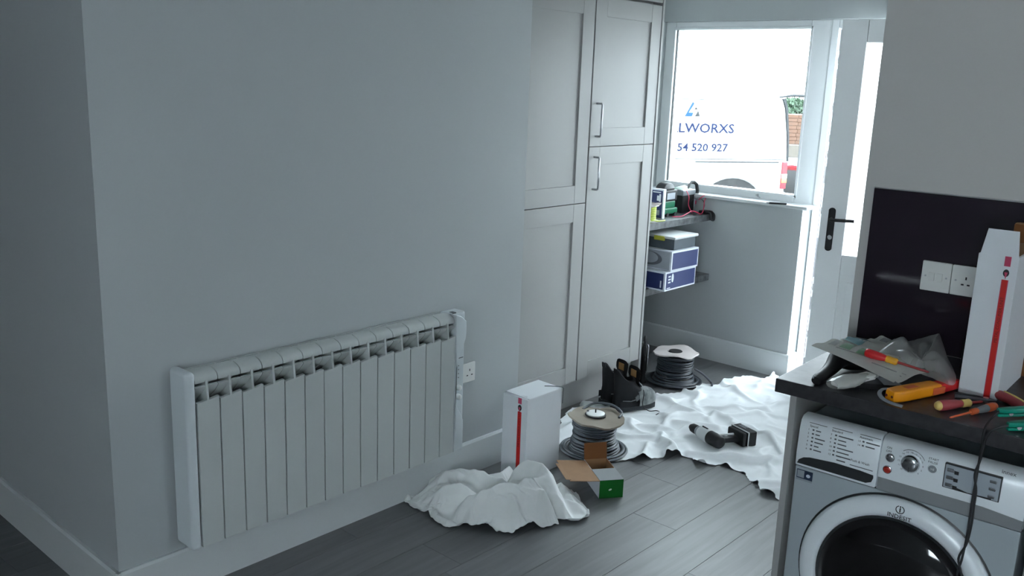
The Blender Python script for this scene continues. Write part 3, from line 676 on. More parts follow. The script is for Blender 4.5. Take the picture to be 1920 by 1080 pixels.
tag(cloth_object('dust_sheet', PS, msk, 'cloth_white'), 'large rumpled white dust sheet spread on the floor by the door', 'dust sheet')

# ---------------- bundled dust sheet by the radiator
pile_px = [(757, 938), (778, 912), (802, 962), (832, 986), (900, 990), (958, 999), (1000, 990), (1024, 972), (1050, 982), (1090, 978), (1106, 966), (1090, 940), (1066, 915)]
pc = Vector((-2.29, 2.58))
outl = [Vector(PZ(x, y, 0.008)[:2]) for x, y in pile_px] + [Vector((-2.26, 2.87)), Vector((-2.36, 2.80)), Vector((-2.47, 2.74)), Vector((-2.575, 2.62)), Vector((-2.590, 2.45))]
ang = [math.atan2((p-pc).y, (p-pc).x) for p in outl]; rad_ = [(p-pc).length for p in outl]
order = sorted(range(len(outl)), key=lambda i: ang[i]); A_ = np.array([ang[i] for i in order]); R_ = np.array([rad_[i] for i in order])
A3 = np.concatenate([A_-2*PI, A_, A_+2*PI]); R3 = np.tile(R_, 3)
def out_r(t): return np.interp(t, A3, R3)
N = 128
uu, vv = np.meshgrid(np.linspace(-1, 1, N), np.linspace(-1, 1, N), indexing='ij')
dx_, dy_ = uu*np.sqrt(1-vv**2/2), vv*np.sqrt(1-uu**2/2)     # square -> disc
rr = np.hypot(dx_, dy_); tt = np.arctan2(dy_, dx_); RR = out_r(tt)*rr
BX, BY = pc.x+RR*np.cos(tt), pc.y+RR*np.sin(tt)
def blob(x, y, cx, cy, sx, sy, a, h):
    ca, sa = math.cos(a), math.sin(a); X = (x-cx)*ca+(y-cy)*sa; Y = -(x-cx)*sa+(y-cy)*ca
    return h*np.clip(1-(X/sx)**2-(Y/sy)**2, 0, None)**0.5
# crests of the folds, traced as (x, y, height) and dropped on the floor plan
FOLDS = [
    [(788, 905, .05), (806, 884, .10), (836, 878, .12), (866, 878, .125), (904, 884, .12), (934, 895, .12), (955, 905, .12)],
    [(806, 938, .05), (822, 920, .08), (837, 907, .11), (863, 903, .115), (880, 914, .10)],
    [(806, 938, .05), (818, 956, .045), (858, 978, .03)],
    [(873, 934, .095), (896, 924, .12), (923, 915, .14), (945, 907, .145), (974, 911, .14)],
    [(875, 934, .09), (885, 965, .055), (889, 986, .02)],
    [(923, 916, .14), (935, 932, .115), (956, 935, .11)],
    [(960, 925, .13), (972, 948, .10), (989, 964, .07), (1000, 988, .02)],
    [(976, 869, .165), (990, 861, .19), (1006, 864, .20), (1025, 876, .19), (1028, 890, .17), (1040, 910, .13), (1044, 924, .11), (1040, 943, .07)],
    [(1027, 888, .175), (1002, 895, .165), (982, 898, .16), (978, 912, .14)],
    [(985, 913, .145), (1006, 918, .14), (1025, 922, .13), (1044, 925, .11)],
    [(990, 925, .13), (1014, 940, .10), (1035, 950, .06)],
    [(1044, 940, .07), (1062, 936, .05), (1090, 945, .035), (1104, 962, .015)],
    [(1052, 902, .08), (1066, 916, .06), (1078, 936, .04)],
    [(955, 872, .10), (940, 884, .10), (918, 888, .10)],
]
RIDG = [[np.array(PZ(x, y, z_)) for x, y, z_ in f_] for f_ in FOLDS]
def pile_raw(x, y):
    h = np.full(x.shape, 0.003)
    for q in ((-2.44, 2.46, 0.16, 0.115, 0.9, 0.070), (-2.22, 2.56, 0.17, 0.12, 0.7, 0.085), (-2.27, 2.74, 0.12, 0.08, 0.5, 0.105), (-2.12, 2.66, 0.09, 0.07, 1.0, 0.06)):
        h = np.maximum(h, blob(x, y, *q))
    for R in RIDG:
        for p, q in zip(R, R[1:]):
            d = q[:2]-p[:2]; t = np.clip(((x-p[0])*d[0]+(y-p[1])*d[1])/(d@d+1e-9), 0, 1)
            dist = np.hypot(x-p[0]-t*d[0], y-p[1]-t*d[1]); zr = p[2]+t*(q[2]-p[2])
            h = np.maximum(h, zr-np.where(dist < 0.03, dist*1.3, 0.039+(dist-0.03)*2.6))
    wv = 0.5*vnoise(x*5, y*5, 43, 1); rg = np.clip(1-2.2*np.abs(vnoise(x*13+wv, y*8+wv, 41, 2)), 0, 1)**1.4
    h = h+0.012*rg
    rho = np.hypot(x-pc.x, y-pc.y)/out_r(np.arctan2(y-pc.y, x-pc.x))
    return np.maximum(0.003, h*np.sqrt(np.clip((1.0-rho)*4.5, 0, 1)))
pileh = sampler(pile_raw, -2.75, -1.85, 2.15, 3.05, 360)
z = pileh(BX, BY)+0.006+0.010*vnoise(BX*16, BY*16, 33)*(1-rr**6)
z = np.maximum(z, 0.004)
P0 = np.stack([BX, BY, z], -1)
scale = np.full((N, N), 1.20)+0.10*np.clip(vnoise(uu*5+9, vv*5+9, 35), -1, 1)
pin = rr > 0.992
P0[pin, 2] = 0.005+0.012*np.abs(vnoise(BX*16, BY*16, 38))[pin]
PP = cloth(P0.copy(), scale, pileh, steps=70, iters=7, pin=pin, seed=4, stiff_bend=0.05)
tag(cloth_object('dust_sheet', PP, np.ones((N, N), bool), 'cloth_cream'), 'crumpled off-white dust sheet bundled in a heap below the radiator', 'dust sheet')

# ================================================================ FLOOR THINGS
# white carton on the floor
def carton(name, label, w, d, h, mtx, flap_open, stripe_u, group):
    t = thing(name, label, 'box', mtx=mtx, group=group)      # x: narrow front, y: depth, front faces -y
    B().box(0, w, 0, d, 0, h, bev=0.0015).build('carton', 'carton_white', t)
    if flap_open:
        B().prism([(0.004, 0), (w-0.002, 0), (w-0.010, 0.068), (0.014, 0.068)], 'Y', -0.001, 0.001, mtx=Matrix.Translation((0, 0.0015, h-0.001)) @ Matrix.Rotation(math.radians(-3), 4, 'X')).build('flap', 'carton_white', t)
        B().box(0.006, w-0.006, 0.006, d-0.006, h-0.02, h+0.0005).build('dark_opening', 'carton_brown', t, smooth=False)
    else:
        B().box(0.002, w, 0.012, d, h, h+0.0025, bev=0.001, mtx=Matrix.Translation((w, 0, h)) @ Matrix.Rotation(math.radians(1.5), 4, 'Y') @ Matrix.Translation((-w, 0, -h))).build('top_flap', 'carton_white', t)
        B().tube(smoothpath([(w*0.55, d*0.80, h+0.006), (w*0.75, d*0.92, h+0.006), (w+0.002, d+0.002, h+0.004), (w+0.004, d+0.004, h-0.02), (w+0.004, d+0.003, h-0.07)]), 0.0016, 6).build('packing_cord', 'ink_grey', t)
        B().mesh([(0.0, -0.0008, h-0.001), (w, -0.0008, h-0.03), (w, -0.0008, h), (w*0.8, 0.03, h+0.006)], [(0, 1, 2), (0, 2, 3)]).build('tuck_flap', 'carton_white', t, smooth=False)
    s0, s1 = stripe_u
    B().box(s0-0.0018, s1+0.0018, -0.0006, 0.0004, 0.0, h-0.062).build('tape_edge', 'tape_pink', t, smooth=False)
    st = B().box(s0, s1, -0.0011, 0.0005, 0.0, h-0.062).build('red_tape', 'tape_red', t, smooth=False)
    B().box(s0-0.001, s1+0.001, -0.0011, 0.0005, h-0.026, h).build('pink_tape', 'tape_pink', t, smooth=False)
    cu = (s0+s1)/2; rr_ = (s1-s0)*0.56
    B().prism([(cu+rr_*math.cos(a), h-0.044+rr_*1.35*math.sin(a)) for a in np.linspace(0, 2*PI, 20, endpoint=False)], 'Y', -0.0013, 0.0005).build('round_mark', 'ink_black', t, smooth=False)
    B().prism([(cu-rr_*0.55, h-0.042), (cu+rr_*0.55, h-0.042), (cu, h-0.061)], 'Y', -0.0018, 0.0005).build('triangle_mark', 'tape_pink', t, smooth=False)
    text('tape_lettering', 'METAL CONSUMER UNIT', (s1-s0)*0.85, 'ink_dark_red', st, Matrix.Translation(((s0+s1)/2+(s1-s0)*0.3, -0.0013, 0.0+h*0.40)) @ Matrix.Rotation(-PI/2, 4, 'Y') @ RX90 @ Matrix.Identity(4), 0.0001)
    return t
CFv = PZ(983, 903, 0.0)
carton('carton', 'tall white carton with red tape standing on the floor by the skirting', 0.140, 0.235, 0.372, Matrix.Translation((CFv.x-0.140, CFv.y, 0)) @ Matrix.Rotation(math.radians(0.5), 4, 'Z'), False, (0.088, 0.106), 'white cartons with red tape')

# cable reels
def reel(label, c, rad, htop, cable, board, dark, seed, tilt, hole):
    rnd = random.Random(seed); t = thing('cable_reel', label, 'cable reel', (c[0], c[1], 0), 0, 'cable reels')
    def flange(r, z0, z1, jag, sd, tl=0):
        rn = random.Random(sd); n = 30; ph = [rn.uniform(0, 6.28) for _ in range(3)]
        pts = [(r*(1+jag*(0.5*math.sin(3*a+ph[0])+0.35*math.sin(5*a+ph[1])+0.3*math.sin(8*a+ph[2])))*math.cos(a), r*(1+jag*(0.5*math.sin(3*a+ph[0])+0.35*math.sin(5*a+ph[1])+0.3*math.sin(8*a+ph[2])))*math.sin(a)) for a in np.linspace(0, 2*PI, n, endpoint=False)]
        b_ = B(); rows = []
        dro = [0.010*math.sin(2*a+ph[1])+0.007*math.sin(5*a) for a in np.linspace(0, 2*PI, n, endpoint=False)]
        for (k, zz, dk) in ((0.34, z1, 0), (0.7, z1, .3), (1.0, z1, 1), (1.0, z0, 1), (0.7, z0, .3), (0.34, z0, 0)):
            rows.append([(p[0]*k, p[1]*k, zz+dro[i]*dk*jag*9) for i, p in enumerate(pts)])
        P = [[rows[j][i] for j in range(6)] for i in range(n)]
        b_.grid(P, closed_u=True); 
        b_.lathe([(r*0.33, z0), (r*0.33, z1), (r*0.36, z1), (r*0.36, z0)], 24, close=True)
        return b_
    B().cyl((0, 0, 0.001), (0, 0, 0.009), rad*1.0, seg=36).build('base_flange', board, t)
    flange(rad, htop-0.008, htop, 0.085, seed+3).build('top_flange', board, t, mtx=Matrix.Rotation(math.radians(tilt), 4, 'Y'))
    B().lathe([(rad*0.30, 0.009), (rad*0.30, htop+0.002), (rad*0.27, htop+0.002), (rad*0.27, 0.009)], 24, close=True).build('core_tube', 'dark_gap' if hole else board, t)
    # wound cable: stacked turns spreading at the bottom
    b_ = B(); zc = 0.016; n = 0
    while zc < htop-0.018:
        f = zc/htop; r = rad*(0.78 - 0.05*math.sin(f*3.1) + 0.42*max(0, 0.38-f))
        ox, oy = rnd.uniform(-.004, .004), rnd.uniform(-.004, .004); sl = rnd.uniform(-0.006, 0.006); pa = rnd.uniform(0, 6.28)
        b_.tube([(ox+r*math.cos(a)*(1+.01*math.sin(3*a+pa)), oy+r*math.sin(a), zc+sl*math.sin(a+pa)) for a in np.linspace(0, 2*PI, 40, endpoint=False)], 0.0078, 7, closed=True, flat=0.7)
        zc += 0.0105; n += 1
    for i in range(4):
        r = rad*(1.02+0.055*i); pa = rnd.uniform(0, 6)
        b_.tube([(r*math.cos(a)+0.004*math.cos(2*a+pa), r*math.sin(a), 0.009+0.004*(i % 2)+0.003*math.sin(a*2+pa)+(0.006 if i < 2 else 0)) for a in np.linspace(0, 2*PI, 44, endpoint=False)], 0.0075, 7, closed=True, flat=0.7)
    b_.build('wound_cable', cable, t)
    return t
rl = reel('reel of grey cable with raw brown cardboard flange, beside the open green box', (RE1.x, RE1.y), 0.130, 0.175, 'cable_grey', 'board_raw', False, 5, 2.5, False)
B().lathe([(0, 0.180), (0.044, 0.180), (0.044, 0.188), (0.040, 0.190), (0, 0.190)], 28).build('hub_disc', 'plastic_white', rl, 'white plastic hub disc')
B().tube([(0.046*math.cos(a), 0.046*math.sin(a), 0.180) for a in np.linspace(0, 2*PI, 28, endpoint=False)], 0.004, 6, closed=True).build('hub_ring', 'ink_black', rl)
B().cyl((0, 0, 0.19), (0, 0, 0.206), 0.003).cyl((-0.036, -0.012, 0.186), (-0.036, -0.012, 0.195), 0.005).build('hub_pin', 'ink_black', rl)
B().tube(smoothpath([(-0.09, 0.02, 0.178), (-0.08, 0.10, 0.190), (0.0, 0.13, 0.196), (0.08, 0.10, 0.186), (0.10, 0.05, 0.18)]), 0.006, 7).build('loose_cable', 'cable_grey', rl)
r2 = reel('reel of dark grey cable with pale cardboard flange, near the window wall', (-2.685, 4.50), 0.132, 0.185, 'cable_dark', 'board_pale', True, 11, -2, True)
B().cyl((0, 0, 0.1885), (0, 0, 0.190), 0.037, seg=24).build('hub_hole', 'dark_gap', r2)
B().tube(smoothpath([(0.10, 0.06, 0.09), (0.15, 0.09, 0.055), (0.19, 0.11, 0.014), (0.21, 0.08, 0.010)]), 0.007, 7).build('loose_cable', 'cable_dark', r2)

# open green carton
A_ax = Vector((0.577, 0.817)); gb_rz = math.atan2(A_ax.y, A_ax.x)
gfl = PZ(1123, 935, 0.0)
gb = thing('carton', 'small open carton with green end and brown inside, flaps spread', 'box', (gfl.x, gfl.y, 0), gb_rz)   # x along the green end, y away
GW, GD, GH = 0.105, 0.225, 0.080
B().box(0, GW, 0, 0.0018, 0, GH).build('green_end', 'green_card', gb, smooth=False)
B().box(0, GW, GD-0.0018, GD, 0, GH).box(GW-0.0018, GW, 0.0018, GD-0.0018, 0, GH).box(0.0018, GW-.0018, 0.0018, GD-.0018, 0, 0.0018).build('inner_walls', 'carton_brown', gb, smooth=False)
B().box(0, 0.0018, 0.0018, GD-0.0018, 0, GH).build('side_wall', 'box_white', gb, smooth=False)
B().box(0, GW, 0, 0.115, GH, GH+0.002).build('closed_flap', 'grey_card', gb, smooth=False)
B().box(0, 0.130, 0.0, GD-0.01, 0, 0.002, mtx=Matrix.Translation((0, 0, GH)) @ Matrix.Rotation(math.radians(184), 4, 'Y')).build('side_flap', 'carton_brown', gb, smooth=False)
B().box(0.128, 0.150, 0.0, GD*0.72, 0, 0.002, mtx=Matrix.Translation((0, 0, GH)) @ Matrix.Rotation(math.radians(187), 4, 'Y')).build('tuck_edge', 'carton_brown', gb, smooth=False)
B().box(0, GW, 0, 0.072, 0, 0.002, mtx=Matrix.Translation((0, GD, GH)) @ Matrix.Rotation(math.radians(78), 4, 'X')).build('back_flap', 'carton_dark_brown', gb, smooth=False)
B().prism([(GW*0.45+0.007*math.cos(a), GH*0.47+0.004*math.sin(a)+0.002*math.cos(a)) for a in np.linspace(0, 2*PI, 12, endpoint=False)], 'Y', -0.0008, 0.0004).build('logo_mark', 'plastic_white', gb, smooth=False)
B().box(0.012, GW-0.012, 0.13, GD-0.01, 0.002, 0.03, bev=0.004).build('inner_tray', 'carton_dark_brown', gb)

# ---------------- boots (x = toe direction)
def boot(label, a, b_, group):
    d = b_-a; t = thing('work_boot', label, 'boot', (a.x, a.y, 0.010), math.atan2(d.y, d.x), group); t.scale = (0.87, 0.94, 1.08)
    L = 0.295
    # sole outline
    prof = [(-0.012, 0.030), (0.0, 0.036), (0.03, 0.038), (0.08, 0.036), (0.13, 0.038), (0.19, 0.047), (0.24, 0.049), (0.275, 0.040), (0.292, 0.020), (0.297, 0.0)]
    so_ = [(-0.018, 0)] + [(x, y) for x, y in prof] + [(x, -y) for x, y in reversed(prof[:-1])]
    B().prism(so_, 'Z', 0.0, 0.026, bev=0.004).box(-0.008, 0.07, -0.030, 0.030, -0.0, 0.028, bev=0.003).build('sole', 'boot_sole', t)
    # upper: rings around, from sole to collar
    secs = [  # z, rear x, front x, half width
        (0.024, -0.012, 0.288, 0.044), (0.05, -0.014, 0.286, 0.046), (0.075, -0.010, 0.262, 0.043), (0.095, -0.006, 0.205, 0.040), (0.115, -0.006, 0.162, 0.040), (0.140, -0.008, 0.136, 0.042), (0.155, -0.008, 0.130, 0.044), (0.166, -0.006, 0.128, 0.045)]
    P = []; n = 36
    for k in range(n):
        a_ = 2*PI*k/n; row = []
        for (z, x0, x1, w) in secs:
            cx_ = (x0+x1)/2; hx = (x1-x0)/2; ca, sa = math.cos(a_), math.sin(a_)
            ex = 0.75; X = cx_+hx*math.copysign(abs(ca)**ex, ca); Y = w*math.copysign(abs(sa)**0.8, sa)
            if z < 0.1 and X > 0.12: Y *= 1+0.06*math.sin((X-0.12)/0.17*PI)
            dz = 0.0
            if z > 0.11: dz = (0.050*(0.5-0.5*ca)**1.4-0.004-0.022*sa*sa)*(z-0.11)/0.056   # collar rises at heel
            row.append((X, Y, z+dz))
        # fold into the opening
        cx_ = 0.05; row.append((cx_+(row[-1][0]-cx_)*0.82, row[-1][1]*0.80, row[-1][2]+0.004)); row.append((cx_+(row[-1][0]-cx_)*0.9, row[-1][1]*0.85, 0.12))
        P.append(row)
    up = B().grid(P, closed_u=True).build('upper', 'boot_suede', t)
    # toe cap
    Q = []
    for i in range(13):
        a_ = -PI/2+PI*i/12; row = []
        for (zf, kx, kw) in ((0.024, 1.0, 1.03), (0.045, 1.01, 1.06), (0.070, 0.95, 0.98), (0.089, 0.80, 0.80), (0.101, 0.60, 0.56), (0.107, 0.34, 0.3)):
            X = 0.140+0.164*kx*math.cos(a_); Y = 0.056*kw*math.sin(a_)
            row.append((X, Y, zf+0.001))
        Q.append(row)
    B().grid(Q, thick=-0.003).build('toe_cap', 'boot_scuff', t, 'grey scuffed toe cap')
    # heel counter and side trim
    for s in (-1, 1):
        B().grid([[(x, s*(0.0475+0.0005*math.sin(x*40)), z) for z in np.linspace(0.028, 0.060-0.10*abs(x-0.0)*0.2, 4)] for x in np.linspace(0.0, 0.17, 10)], thick=0.003).build('side_panel', 'boot_leather', t)
        B().tube([(0.02, s*0.046, 0.062), (0.08, s*0.047, 0.055), (0.13, s*0.047, 0.060), (0.16, s*0.046, 0.078)], 0.0026, 6).build('stitched_trim', 'boot_trim', t)
        B().box(-0.014, 0.014, -0.003, 0.003, 0, 0.026, bev=0.001, mtx=Matrix.Translation((0.135, s*0.047, 0.055)) @ Matrix.Rotation(math.radians(-30), 4, 'Y')).build('side_tab', 'boot_trim', t)
    # tongue
    tp = []
    for x, z, w in ((0.185, 0.092, 0.018), (0.152, 0.126, 0.030), (0.134, 0.150, 0.044), (0.130, 0.172, 0.054), (0.132, 0.192, 0.056), (0.134, 0.208, 0.052), (0.134, 0.216, 0.036)):
        tp.append([(x+0.008*(1-(q/w)**2), q, z) for q in np.linspace(-w, w, 7)])
    tg = B().grid(tp, thick=0.007).build('tongue', 'boot_suede', t)
    B().box(-0.002, 0.002, -0.024, 0.024, -0.018, 0.018, bev=0.0015, mtx=Matrix.Translation((0.1255, 0, 0.184)) @ Matrix.Rotation(math.radians(0), 4, 'Y')).build('lining_patch', 'boot_lining', tg, 'tan lining patch')
    B().tube([(-0.008, 0.012, 0.195), (-0.014, 0.010, 0.216), (-0.014, -0.010, 0.216), (-0.008, -0.012, 0.195)], 0.005, 8).build('heel_loop', 'boot_suede', t)
    lc = B()
    for i, (x, z) in enumerate(((0.196, 0.094), (0.182, 0.104), (0.168, 0.118), (0.155, 0.133), (0.144, 0.150))):
        w = 0.024; s = 1 if i % 2 else -1
        lc.tube([(x-0.004, -s*w, z-0.004), (x+0.004, 0, z+0.008), (x+0.006, s*w, z-0.002)], 0.0026, 6)
    lc.build('laces', 'ink_black', t)
    return t
b1_ = boot('black suede work boot with pale scuffed toe, standing on the dust sheet', *BOOT1, 'pair of work boots')
b2_ = boot('black suede work boot tucked against the plinth behind its pair', *BOOT2, 'pair of work boots')
B().tube(smoothpath([(0.19, -0.02, 0.10), (0.17, -0.055, 0.085), (0.16, -0.062, 0.03), (0.19, -0.085, 0.004), (0.235, -0.10, 0.004), (0.235, -0.13, 0.004), (0.19, -0.15, 0.003)]), 0.0024, 6).build('loose_lace', 'ink_black', b1_)

# ---------------- cordless drill lying on its side (x: body from rear to chuck, y: handle)
dv = (Vector(PZ(1300, 806, 0.04)[:2])-Vector(PZ(1347, 832, 0.04)[:2])); drz = math.atan2(dv.y, dv.x)
dr0 = PZ(1345, 829, 0.035)
drl = thing('cordless_drill', 'black and silver cordless drill lying on the dust sheet', 'drill', (dr0.x, dr0.y, 0.040), drz)
B().rod([(-0.03, 0.022), (-0.02, 0.031), (0.03, 0.034), (0.055, 0.033)], (0, 0, 0), (1, 0, 0), 20).build('motor_housing', 'plastic_black', drl)
B().rod([(0.056, 0.0335), (0.075, 0.0345), (0.120, 0.032), (0.132, 0.026)], (0, 0, 0), (1, 0, 0), 20).build('gearbox', 'case_lid', drl, 'silver gearbox housing')
B().rod([(0.132, 0.025), (0.140, 0.026), (0.150, 0.022)], (0, 0, 0), (1, 0, 0), 20).build('torque_ring', 'plastic_grey', drl)
B().rod([(0.150, 0.022), (0.165, 0.0235), (0.188, 0.022), (0.205, 0.013), (0.212, 0.006)], (0, 0, 0), (1, 0, 0), 20).build('chuck', 'rubber_black', drl)
hy = -1
B().tube([(0.015, hy*0.02, -0.002), (0.010, hy*0.06, -0.004), (0.004, hy*0.10, -0.006), (0.0, hy*0.125, -0.006)], [0.024, 0.020, 0.0195, 0.024], 14, flat=0.8).build('grip', 'plastic_black', drl)
B().tube([(0.034, hy*0.03, 0.012), (0.030, hy*0.06, 0.013), (0.024, hy*0.10, 0.012), (0.020, hy*0.118, 0.012)], 0.006, 8).build('grip_inlay', 'case_lid', drl)
B().box(0.022, 0.042, hy*0.062, hy*0.034, -0.012, 0.012, bev=0.005).build('trigger', 'plastic_grey', drl)
bt = B().box(-0.055, 0.072, hy*0.200, hy*0.140, -0.036, 0.040, bev=0.008, seg=3).build('battery', 'plastic_black', drl)
B().box(-0.050, 0.066, hy*0.140, hy*0.115, -0.032, 0.037, bev=0.008).build('battery_shoe', 'plastic_black', drl)
B().box(-0.056, 0.073, hy*0.149, hy*0.143, -0.037, 0.0412, bev=0.002).build('battery_seam', 'case_lid', bt)
B().box(0.0, 0.05, hy*0.190, hy*0.182, 0.0395, 0.0412).box(0.0, 0.05, hy*0.176, hy*0.168, 0.0395, 0.0412).build('battery_print', 'plastic_grey', bt, smooth=False)
B().tube([(0.075, 0.0, 0.034), (0.10, 0.0, 0.0345), (0.115, 0.0, 0.034)], 0.004, 6).build('vent_line', 'plastic_black', drl)

# ================================================================ COUNTER
def kthing(name, label, cat, u=0, v=0, z=0, rz=0, group=None):
    return thing(name, label, cat, mtx=KM @ Matrix.Translation((u, v, z)) @ Matrix.Rotation(rz, 4, 'Z'), group=group)
wt = B().box(0, 2.6, 0, 0.618, 0.870, 0.910, bev=0.003).build('worktop', 'worktop_stone'); wt.matrix_world = KM; tag(wt, 'charcoal stone-effect worktop above the washing machine', 'worktop')
ep = B().box(0.040, 0.059, 0.02, 0.60, 0, 0.8695, bev=0.001).build('end_panel', 'cabinet_paint'); ep.matrix_world = KM; tag(ep, 'pale end panel holding up the worktop beside the washing machine', 'panel')
bcab = kthing('base_cabinet', 'pale kitchen base cabinet on the far side of the washing machine', 'cabinet', 0.668)
B().box(0, 0.6, 0.045, 0.60, 0.15, 0.8695).box(0, 0.6, 0.09, 0.12, 0, 0.15).build('carcass', 'cabinet_paint', bcab, smooth=False)
dd = B().box(0.003, 0.597, 0.025, 0.044, 0.155, 0.865, bev=0.0015).build('door', 'cabinet_paint', bcab)
B().tube([(0.05, 0.025, 0.80), (0.05, -0.005, 0.80), (0.05, -0.005, 0.66), (0.05, 0.025, 0.66)], 0.005, 8).build('handle', 'steel', dd)
spk = B().box(0.003, 2.6, 0.6195, 0.6258, 0.9105, 1.406, bev=0.001).build('splashback', 'splash_gloss'); spk.matrix_world = KM; tag(spk, 'glossy dark aubergine splashback panel behind the worktop', 'splashback')
tr = B().box(0.003, 2.6, 0.617, 0.6258, 1.4065, 1.4095).build('trim_1', 'steel', smooth=False); tr.matrix_world = KM; struct(tr, 'thin metal trim along the top of the splashback', 'trim')
# light switch and socket
sw = kthing('light_switch', 'white double rocker light switch on the dark splashback', 'switch', 0.2255, 0.6193, 1.153)
B().box(-0.0432, 0.0432, -0.010, 0, -0.0465, 0.0465, bev=0.003).build('plate', 'plastic_white', sw)
for x in (-0.012, 0.0115): B().box(x-0.0085, x+0.0085, -0.0135, -0.009, -0.013, 0.013, bev=0.0015, mtx=Matrix.Rotation(math.radians(4), 4, 'X')).build('rocker', 'plastic_white', sw)
for x in (-0.0305, 0.0305): B().cyl((x, -0.009, 0), (x, -0.0108, 0), 0.003).build('screw', 'steel', sw)
sk = kthing('wall_socket', 'white double wall socket on the dark splashback, partly behind the carton', 'socket', 0.3435, 0.6193, 1.153)
B().box(-0.0735, 0.0735, -0.010, 0, -0.0465, 0.0465, bev=0.003).build('plate', 'plastic_white', sk)
B().cyl((-0.060, -0.009, 0), (-0.060, -0.0108, 0), 0.003).build('screw', 'steel', sk)
for c0 in (-0.031, 0.036):
    B().box(c0-0.0022, c0+0.0022, -0.0105, -0.009, 0.004, 0.013).build('earth_slot', 'ink_black', sk, smooth=False)
    for x in (-0.0125, 0.0045): B().box(c0+x, c0+x+0.008, -0.0105, -0.009, -0.0135, -0.009).build('pin_slot', 'ink_black', sk, smooth=False)

# ---------------- washing machine
WU0, WU1, WV = 0.069, 0.652, 0.035
wm = kthing('washing_machine', 'silver front-loading washing machine under the worktop', 'washing machine', 0, 0, 0)
B().box(WU0, WU1, WV+0.012, 0.57, 0.012, 0.790, bev=0.006).build('body', 'machine_silver', wm)
for x in (WU0+0.04, WU1-0.04):
    for y in (0.10, 0.52): B().cyl((x, y, 0), (x, y, 0.014), 0.02).build('foot', 'rubber_black', wm)
# fascia with soft rounded top edge
fp = [(WV+0.03, 0.662), (WV, 0.662), (WV-0.002, 0.70), (WV+0.004, 0.775), (WV+0.010, 0.796), (WV+0.022, 0.806), (WV+0.05, 0.808)]
FT = lambda z: WV-0.002+(z-0.70)/0.075*0.006 if z > 0.70 else WV-0.002*(z-0.662)/0.038
fa = B().prism(fp, 'X', 0.297, WU1, bev=0.003).build('control_fascia', 'machine_light', wm)
dw = B().prism(fp, 'X', WU0, 0.2955, bev=0.004).build('detergent_drawer', 'machine_light', wm)
fr = B().prism([(0.30, 0.663), (WU1-0.001, 0.663), (WU1-0.001, 0.690), (0.56, 0.698), (0.43, 0.6975), (0.30, 0.697)], 'Y', WV-0.0035, WV+0.01).build('grey_band', 'machine_band', fa, smooth=False)
B().box(WU0+0.001, WU1-0.001, WV+0.002, WV+0.02, 0.030, 0.659, bev=0.005).build('front_panel', 'machine_silver', wm)
B().box(WU0, WU1, WV+0.006, WV+0.02, 0.6585, 0.6625).build('seam', 'machine_dark', wm, smooth=False)
# drawer pocket
pk = [(0.076, 0.669), (0.27, 0.6695), (0.284, 0.676), (0.288, 0.688), (0.287, 0.696), (0.25, 0.699), (0.18, 0.700), (0.11, 0.694), (0.092, 0.689), (0.080, 0.680)]
B().prism(pk, 'Y', WV-0.0038, WV+0.006).build('handle_pocket', 'machine_dark', dw, smooth=False)
def ftext(body, px, py, size, m='ink_grey', par=None, al='LEFT', name='print'):
    u, z = KP(px, py, WV); return text(name, body, size, m, par or dw, Matrix.Translation((u, FT(z)-0.0012, z)) @ RX90, 0.0002, al)
ftext('Special', 1518, 800, 0.0085, 'ink_black'); ftext('Standard', 1559, 809, 0.0085, 'ink_black'); ftext('Automatic', 1611, 821.5, 0.0085, 'ink_black')
def fbar(u0, u1, z0, z1, par, m='ink_grey', name='print_line'):
    zc = (z0+z1)/2; B().box(u0, u1, FT(zc)-0.0014, FT(zc)+0.001, z0, z1).build(name, m, par, smooth=False)
def rows(px, py, n, first, widths):
    u, z = KP(px, py, WV)
    for i in range(n):
        zz = z-0.0112*i
        text('print', str(first+i), 0.0075, 'ink_black', dw, Matrix.Translation((u, FT(zz)-0.0012, zz-0.002)) @ RX90, 0.0002)
        fbar(u+0.012, u+0.017, zz-0.001, zz+0.003, dw); fbar(u+0.022, u+0.022+widths[i], zz-0.0005, zz+0.0022, dw)
rows(1515, 805, 6, 1, (0.014, 0.012, 0.028, 0.024, 0.013, 0.022)); rows(1557, 815, 6, 7, (0.040, 0.022, 0.024, 0.044, 0.034, 0.040)); rows(1608, 827, 2, 13, (0.036, 0.024))
u_, z_ = KP(1556, 852, WV)
for i, w in enumerate((0.012, 0.024)): fbar(u_+0.02, u_+0.02+w, z_-0.011*i, z_-0.011*i+0.003, dw)
ftext('Push & Wash', 1595, 863.5, 0.0095, 'ink_grey'); fbar(0.222, 0.284, 0.7065, 0.7080, dw)
for (px, py, w) in ((1517, 793, 0.05), (1560, 803, 0.055), (1612, 815.5, 0.055)):
    u, z = KP(px, py, WV); fbar(u, u+w, z, z+0.0007, dw)
ftext('ON', 1667, 842, 0.0085, 'ink_grey', fa, 'CENTER'); ftext('OFF', 1666, 848.5, 0.0085, 'ink_grey', fa, 'CENTER')
ftext('START', 1750, 864, 0.0085, 'ink_grey', fa, 'CENTER'); ftext('PAUSE', 1748.5, 870, 0.0085, 'ink_grey', fa, 'CENTER')
ftext('innex', 1877, 888, 0.015, 'ink_grey', fa)
def knob(px, py, r, h, m, name, ring=None, dome=0.5):
    u, z = KP(px, py, WV-0.006); y0 = FT(z)
    o = B().rod([(-0.002, r), (h*0.55, r*0.985), (h*0.85, r*0.86), (h, r*0.55), (h*1.06, 0.0)], (u, y0, z), (u, y0-1, z), 28).build(name, m, fa)
    if ring: B().rod([(-0.002, r*1.2), (0.0015, r*1.18), (0.0025, r*1.05)], (u, y0, z), (u, y0-1, z), 28).build(name+'_ring', ring, o)
    return u, z, y0, o
